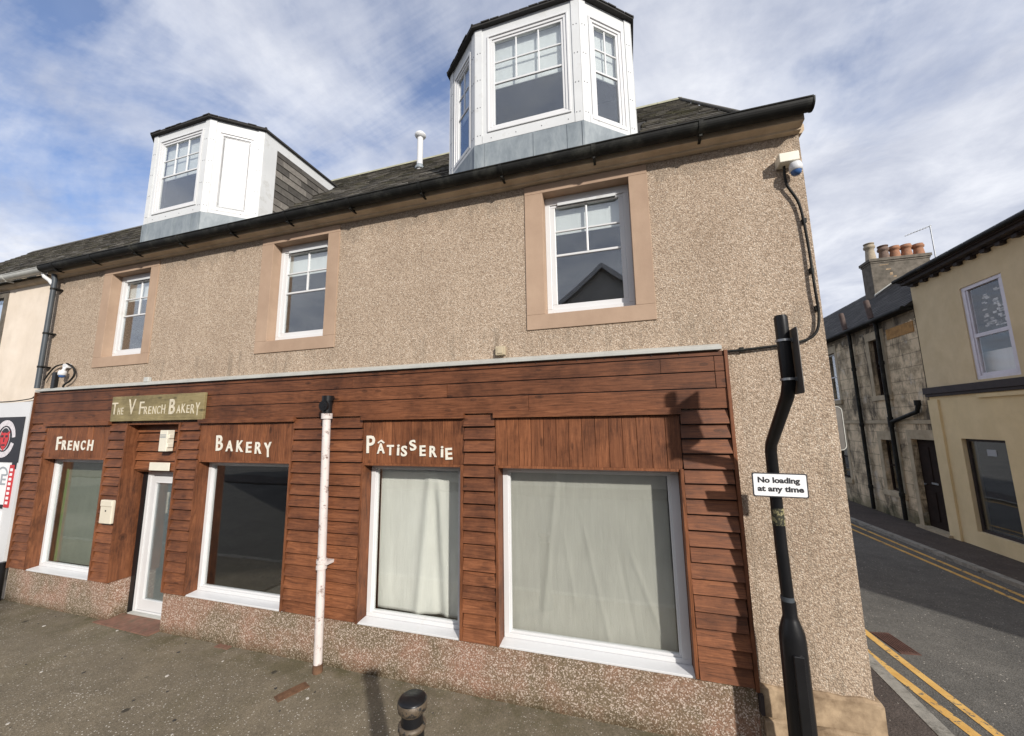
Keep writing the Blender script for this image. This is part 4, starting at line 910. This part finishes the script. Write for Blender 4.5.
# ================================================================== SIDE STREET HOUSES
C = thing('ochre_house', 'ochre painted two storey house with dark bracketed eaves across the side street', 'building', (6.4, .35, 0))
y0, y1 = 0, 6.87
def yy(v): return v-.35
w = MB(); HW = [(yy(5.02), yy(5.92), 3.22, 5.04), (yy(2.2), yy(3.1), 3.22, 5.04), (yy(5.55), yy(6.52), .30, 2.09), (yy(1.6), yy(4.6), .30, 2.09)]
wall_grid(w, y0, y1, 0, 5.55, 0, HW, ax='x', depth=.16)
w.quad((0, y0, 0), (7, y0, 0), (7, y0, 5.55), (0, y0, 5.55)); w.quad((0, y1, 0), (7, y1, 0), (7, y1, 5.6), (0, y1, 5.6)); w.quad((7, y0, 0), (7, y1, 0), (7, y1, 5.62), (7, y0, 5.62))
w.build('wall', MT['ochre'], C)
w = MB(); wall_grid(w, y0, y1-.02, 0, 2.99, -.012, [h for h in HW if h[3] < 3], ax='x', depth=.012); w.box(-.05, -.012, y1-.30, y1-.02, 0, 2.9); w.box(-.05, -.0125, 0, y1-1.3, 2.88, 2.95); w.build('ground_floor_render', MT['ochre2'], C)
w = MB(); w.box(-.09, -.0, -.02, y1+.02, 3.03, 3.17); w.box(-.06, -.0, -.02, y1+.01, 2.97, 3.03); w.build('string_course', MT['dentil'], C, bevel=.004)
w = MB(); w.box(-.20, 0, -.02, y1+.0, 5.57, 5.63); w.box(-.26, -.02, -.02, y1+.0, 5.63, 5.69); w.box(-.05, 0, -.02, y1+.0, 5.54, 5.57)
k = .1
while k < y1: w.box(-.10, -.0, k, k+.10, 5.48, 5.54); k += .31
w.build('bracketed_eaves', MT['dentil'], C, bevel=.004)
for h in HW[:2]:
    f = MB(); a, b_, z0, z1 = h
    def bxx(mb, ya, yb, za, zb_, x0, x1, mi=0): mb.box(x0, x1, ya, yb, za, zb_, mi)
    for q in ((a, b_, z0, z0+.07), (a, b_, z1-.07, z1), (a, a+.08, z0+.07, z1-.07), (b_-.08, b_, z0+.07, z1-.07)): bxx(f, *q, .02, .10)
    bxx(f, a+.08, b_-.08, 4.02, 4.09, .03, .09)
    for q in ((a+.08, b_-.08, z0+.07, z0+.12), (a+.08, a+.12, z0+.12, z1-.07), (b_-.12, b_-.08, z0+.12, z1-.07)): bxx(f, *q, .035, .09)
    o = f.build('sash_window', plain('lilac white frame', (.62, .60, .66), .4), C, bevel=.004)
    g_ = MB(); g_.box(.055, .058, a+.1, b_-.1, z0+.1, z1-.09); g_.build('pane', MT['glasslow'], o)
    c_ = MB(); c_.box(.2, .21, a-.05, b_+.05, z0+.1, 3.75); c_.build('blind', MT['blind'], o)
    c_ = MB()   # patterned cloth in the upper sash
    for i in range(60):
        zz = random.uniform(4.15, 4.85); ya = random.uniform(a+.1, b_-.2); c_.box(.19, .2, ya, ya+random.uniform(.04, .11), zz, zz+random.uniform(.02, .04))
    c_.build('patterned_curtain', MT['blind'], o)
for h in HW[2:]:
    a, b_, z0, z1 = h; f = MB()
    for q in ((a, b_, z0, z0+.05), (a, b_, z1-.05, z1), (a, a+.05, z0+.05, z1-.05), (b_-.05, b_, z0+.05, z1-.05)): f.box(.06, .12, q[0], q[1], q[2], q[3])
    o = f.build('shop_window', MT['dentil'], C); g_ = MB(); g_.box(.08, .084, a+.04, b_-.04, z0+.04, z1-.04); g_.build('pane', MT['glass'], o)
w = MB(); w.box(.075, .079, yy(5.9), yy(6.1), 1.78, 1.9); w.build('window_notice', MT['greyprint'], C)
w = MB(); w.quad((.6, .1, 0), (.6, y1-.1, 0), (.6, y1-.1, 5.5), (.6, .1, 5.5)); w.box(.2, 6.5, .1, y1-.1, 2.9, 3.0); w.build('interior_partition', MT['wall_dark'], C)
w = MB(); w.add([(-.27, -.05, 5.69), (-.27, y1+.0, 5.69), (3.4, y1+.0, 7.4), (3.4, -.05, 7.4), (7.3, -.05, 5.71), (7.3, y1, 5.71)], [(0, 1, 2, 3), (3, 2, 5, 4), (0, 3, 4), (1, 2, 5), (0, 1, 5, 4)]); w.build('roof', MT['slatedark'], C)
w = MB(); w.tube([(-.30, -.02, 5.68), (-.30, y1+.0, 5.68)], .04, 10); w.build('gutter', MT['black'], C)

St = thing('stone_house', 'weathered stone terraced house with brown door and chimney beyond the ochre house', 'building', (6.4, 7.24, 0))
w = MB(); o7 = 7.24
SWN = [(8.57-o7, 9.12-o7, 3.12, 4.62), (11.0-o7, 11.75-o7, 3.12, 4.64), (8.6-o7, 9.2-o7, .66, 1.96), (7.22-o7, 8.02-o7, 0, 2.02), (11.0-o7, 11.8-o7, .7, 2.0), (13.5-o7, 14.3-o7, 3.12, 4.64), (13.5-o7, 14.3-o7, .7, 2)]
wall_grid(w, 0, 11, 0, 5.06, 0, SWN, ax='x', depth=.2); w.quad((0, 11, 0), (6, 11, 0), (6, 11, 5.2), (0, 11, 5.2)); w.quad((6, 0, 0), (6, 11, 0), (6, 11, 5.2), (6, 0, 5.2))
w.build('wall', MT['stone'], St)
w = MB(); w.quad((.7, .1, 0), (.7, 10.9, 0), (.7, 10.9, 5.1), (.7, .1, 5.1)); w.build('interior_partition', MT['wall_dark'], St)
w = MB()
for h in SWN:
    a, b_, z0, z1 = h; e = .14
    w.box(-.014, .0, a-e, b_+e, z1, z1+.22)
    if z0 > .1: w.box(-.05, .0, a-e, b_+e, z0-.13, z0)
    w.box(-.012, .0, a-e, a, z0, z1); w.box(-.012, .0, b_, b_+e, z0, z1)
w.box(-.03, 0, 0, 11, 2.38, 2.47)
w.build('dressings', MT['sill'], St, bevel=.006)
w = MB(); w.box(-.016, -.0, 7.32-o7, 8.3-o7, 4.50, 4.76); w.build('orange_stone', MT['orange'], St)
for i, h in enumerate(SWN):
    a, b_, z0, z1 = h
    if z0 < .1: continue
    f = MB(); mat = MT['white'] if 10.5-o7 < a and z0 > 3 else MT['doorwood']
    for q in ((a, b_, z0, z0+.05), (a, b_, z1-.05, z1), (a, a+.05, z0+.05, z1-.05), (b_-.05, b_, z0+.05, z1-.05), (a+.05, b_-.05, (z0+z1)/2-.02, (z0+z1)/2+.02)): f.box(.10, .15, *q)
    o = f.build('sash_window', mat, St); g_ = MB(); g_.box(.12, .124, a+.03, b_-.03, z0+.03, z1-.03); g_.build('pane', MT['glass'], o)
    if i == 0: c_ = MB(); c_.box(.2, .205, a, a+.25, z0+.7, z1); c_.build('curtain', MT['blind'], o)
f = MB(); a, b_ = SWN[3][:2]; f.box(.10, .15, a, b_, 0, 2.02)
for (u0, u1) in ((.08, .36), (.44, .72)):
    for (z0, z1) in ((.2, .85), (1.0, 1.85)): f.box(.085, .10, a+u0, a+u1, z0, z1)
o = f.build('door', MT['doorwood'], St, bevel=.008); f = MB(); f.tube([(.085, a+.68, 1.0), (.05, a+.68, 1.0)], .02, 8); f.box(.08, .1, a+.3, a+.5, 1.02, 1.06); f.build('handle', MT['steel'], o)
w = MB(); w.box(-.12, .1, a-.1, b_+.1, -.0, .05); w.build('doorstep', MT['sill'], St)
# roof
SR = lambda x: 5.09+.78*(x+.15)
w = MB(); w.add([(-.16, -.0, 5.09), (-.16, 11, 5.09), (2.6, 11, SR(2.6)), (2.6, 0, SR(2.6)), (5.4, 11, 5.17), (5.4, 0, 5.17)], [(0, 1, 2, 3), (3, 2, 4, 5), (0, 3, 5), (1, 2, 4)]); ro = w.build('roof', MT['roofdark'], St)
w = MB(); x = -.18
while x < 2.6:
    y = -random.uniform(0, .2)
    while y < 11:
        wd = .25*random.uniform(.8, 1.15); a, b_ = max(0, y), min(11, y+wd-.008); y += wd
        if b_-a < .03: continue
        t_ = .016+random.uniform(0, .006); w.add([(x, a, SR(x)+t_), (x, b_, SR(x)+t_), (x+.19, b_, SR(x+.19)), (x+.19, a, SR(x+.19)), (x, a, SR(x)-.01), (x, b_, SR(x)-.01)], [(0, 1, 2, 3), (0, 1, 5, 4)])
    x += .125
w.build('slates', MT['slatedark'], ro)
w = MB(); w.tube([(-.2, 0, 5.06), (-.2, 11, 5.06)], .05, 10); w.box(-.16, 0, 0, 11, 5.01, 5.07); w.build('gutter', MT['black'], St)
# chimney
ch = MB(); cx0, cx1, cy0, cy1 = 1.80, 3.42, 11.96-o7, 12.5-o7
ch.box(cx0, cx1, cy0, cy1, 6.0, 7.86); ch.box(cx0-.05, cx1+.05, cy0-.05, cy1+.05, 7.86, 7.96)
ch.box(cx0-.02, cx1+.02, cy0-.02, cy1+.02, 7.80, 7.86)
co = ch.build('chimney', MT['chim'], St, bevel=.01)
xf = cx0+.62; w = MB(); w.add([(cx0-.02, cy0-.03, SR(cx0)+.02), (xf, cy0-.03, SR(xf)+.02), (xf, cy0-.03, SR(xf)+.06), (cx0-.02, cy0-.03, SR(cx0)+.09), (cx0-.02, cy0+.01, SR(cx0)+.02), (xf, cy0+.01, SR(xf)+.02), (xf, cy0+.01, SR(xf)+.06), (cx0-.02, cy0+.01, SR(cx0)+.09)], [(0, 1, 2, 3), (3, 2, 6, 7), (0, 3, 7, 4), (1, 2, 6, 5)]); w.build('chimney_flashing', MT['lgrey'], co)
w = MB()
for (u, z, a, b_) in ((.47, 7.55, .16, .05), (.53, 7.38, .09, .11), (.62, 7.28, .1, .06), (.36, 7.72, .3, .03)):
    w.prism([(cx0+u-a/2, z-b_/2), (cx0+u+a/2*.8, z-b_/2*.7), (cx0+u+a/2, z+b_/2), (cx0+u-a/2*.6, z+b_/2*.8)], cy0-.004, cy0, 'y')
w.build('bare_patch', MT['plinth'], co)
for i, (px, ht, mt, lab) in enumerate(((8.23, .60, 'potbuff', 'tall buff pot with a flat cap'), (8.61, .46, 'potdark', 'sooty dark pot'), (8.92, .46, 'potred', None), (9.24, .47, 'potred', None), (9.57, .44, 'potred', None))):
    w = MB(); z = 7.95; c = (px+.13-6.4, 12.2-o7)
    w.lathe([(.155, z), (.15, z+.05), (.125, z+ht*.6), (.12, z+ht-.14), (.155, z+ht-.12), (.162, z+ht-.06), (.14, z+ht-.03), (.14, z+ht)], c, 18)
    if i < 2: w.lathe([(.06, z+ht), (.06, z+ht+.03), (.15, z+ht+.04), (.15, z+ht+.06), (0, z+ht+.08)], c, 18)
    w.build('chimney_pot', MT[mt], co, label=lab)
# aerial
A = thing('tv_aerial', 'thin metal television aerial behind the chimney pots', 'aerial', (10.12, 12.2, 7.9))
w = MB(); w.tube([(0, 0, -.9), (0, 0, 1.1)], .018, 8); w.build('mast', MT['steel'], A)
w = MB(); w.tube([(.04, 0, 1.1), (-.72, .0, .84)], .012, 6); w.build('boom', MT['steel'], A)
w = MB()
for k in range(8): w.tube([(-.05-.085*k, -.13+.005*k, 1.07-.029*k), (-.05-.085*k, .13-.005*k, 1.07-.029*k)], .005, 5)
w.build('elements', MT['steel'], A)
A = thing('tv_aerial', 'dark short aerial lying over the ochre house roof edge', 'aerial', (6.6, 4.75, 5.75))
w = MB(); w.tube([(0, -.3, -.1), (0, -.3, .22)], .012, 8); w.tube([(-.02, .25, .16), (.0, -.5, .24)], .018, 6); w.build('boom', MT['black'], A)
# drainpipes of the stone house
def sp_(x, y, top, label, mat):
    t = thing('drainpipe', label, 'drainpipe', (x, y, 0), 'iron drainpipes on the stone house')
    w = MB(); w.tube([(-.06, 0, top), (-.03, 0, top-.12), (0, 0, top-.22), (0, 0, .05)], .045, 10); w.build('pipe', mat, t)
    for z in (.6, 2.3, 3.9): w = MB(); w.tube([(0, 0, z), (0, 0, z+.09)], .058, 10); w.build('collar', mat, t)
    w = MB(); w.tube([(-.01, .10, 4.98), (-.01, .25, 5.68)], .065, 10); w.build('vent_top', MT['lamp'], t)
    return t
sp_(6.31, 9.82, 5.15, 'thin black iron drainpipe, further one on the stone house', MT['black'])
t = sp_(6.31, 8.51, 5.15, 'thick black iron drainpipe between the stone house window and door', MT['black'])
w = MB(); w.tube([(0, 0, 2.42), (0, -.35, 2.50), (0, -1.0, 2.66), (0, -1.06, 2.78), (.02, -1.06, 2.86)], .045, 10); w.tube([(0, -1.06, 2.8), (.0, -1.06, 2.92)], .06, 10); w.tube([(0, 0, 2.3), (0, 0, 2.55)], .06, 10); w.build('branch_pipe', MT['black'], t)

# ================================================================== HOUSES ACROSS THE MAIN STREET (seen only in the glass)
def opp(x0, x1, h, hr, gable, label, mat):
    T = thing('street_house', label, 'building', ((x0+x1)/2, -12, 0), 'houses across the main street'); hw = (x1-x0)/2
    hs = []
    k = -hw+.7
    while k < hw-1.3: hs += [(k, k+.9, 3.2, 4.6), (k, k+.9, .9, 2.2)]; k += 1.9
    w = MB(); wall_grid(w, -hw, hw, 0, h, 0, hs, depth=-.15)
    w.quad((-hw, 0, 0), (-hw, -7, 0), (-hw, -7, h), (-hw, 0, h)); w.quad((hw, 0, 0), (hw, -7, 0), (hw, -7, h), (hw, 0, h)); w.quad((-hw, -7, 0), (hw, -7, 0), (hw, -7, h), (-hw, -7, h))
    if gable: w.add([(-hw, 0, h), (hw, 0, h), (0, 0, hr)], [(0, 1, 2)])
    w.build('wall', mat, T)
    if gable:
        w = MB()
        for sg in (-1, 1): w.add([(sg*(hw+.2), .22, h-.28), (0, .22, hr-.10), (0, .22, hr+.12), (sg*(hw+.2), .22, h-.06), (sg*(hw+.2), .19, h-.28), (0, .19, hr-.10), (0, .19, hr+.12), (sg*(hw+.2), .19, h-.06)], [(0, 1, 2, 3), (4, 5, 6, 7), (0, 1, 5, 4), (2, 3, 7, 6)])
        w.build('bargeboard', MT['white'], T)
        for xx in (-.9, .15):
            w = MB(); ring(w, xx, xx+.75, 6.3, 7.5, .0, .05, .07); w.box(xx+.05, xx+.7, .0, .03, 6.87, 6.93); w.box(xx+.03, xx+.72, .005, .02, 6.33, 7.47, 1); w.build('window', [MT['white'], MT['ink_gapshade']], T)
    w = MB()
    if gable: w.add([(-hw-.2, .2, h-.1), (0, .2, hr+.1), (0, -7, hr+.1), (-hw-.2, -7, h-.1), (hw+.2, .2, h-.1), (hw+.2, -7, h-.1)], [(0, 1, 2, 3), (1, 4, 5, 2)])
    else: w.add([(-hw, .2, h), (hw, .2, h), (hw, -3.5, hr), (-hw, -3.5, hr), (hw, -7.2, h), (-hw, -7.2, h)], [(0, 1, 2, 3), (3, 2, 4, 5)])
    w.build('roof', MT['oppslate'], T)
    for a, b_, z0, z1 in hs:
        f = MB(); 
        for q in ((a, b_, z0, z0+.06), (a, b_, z1-.06, z1), (a, a+.06, z0, z1), (b_-.06, b_, z0, z1)): f.box(q[0], q[1], -.12, -.08, q[2], q[3])
        f.box(a+.03, b_-.03, -.115, -.11, z0+.03, z1-.03, 1)
        f.build('window', [MT['white'], MT['ink_gapshade']], T)
opp(-5.2, 3.6, 5.6, 9.0, True, 'grey gable fronted house opposite the bakery', MT['opp'])
opp(-16, -5.3, 4.9, 6.9, False, 'long low grey house opposite, left of the gabled one', MT['opp'])
opp(3.7, 14, 4.9, 6.6, False, 'long low cream house opposite, right of the gabled one', MT['cream'])
m_ = MB(); m_.prism([(-60, -10), (60, -10), (60, -12), (-60, -12)], -.3, 0, 'z'); struct(m_.build('pavement', MT['pave2']))
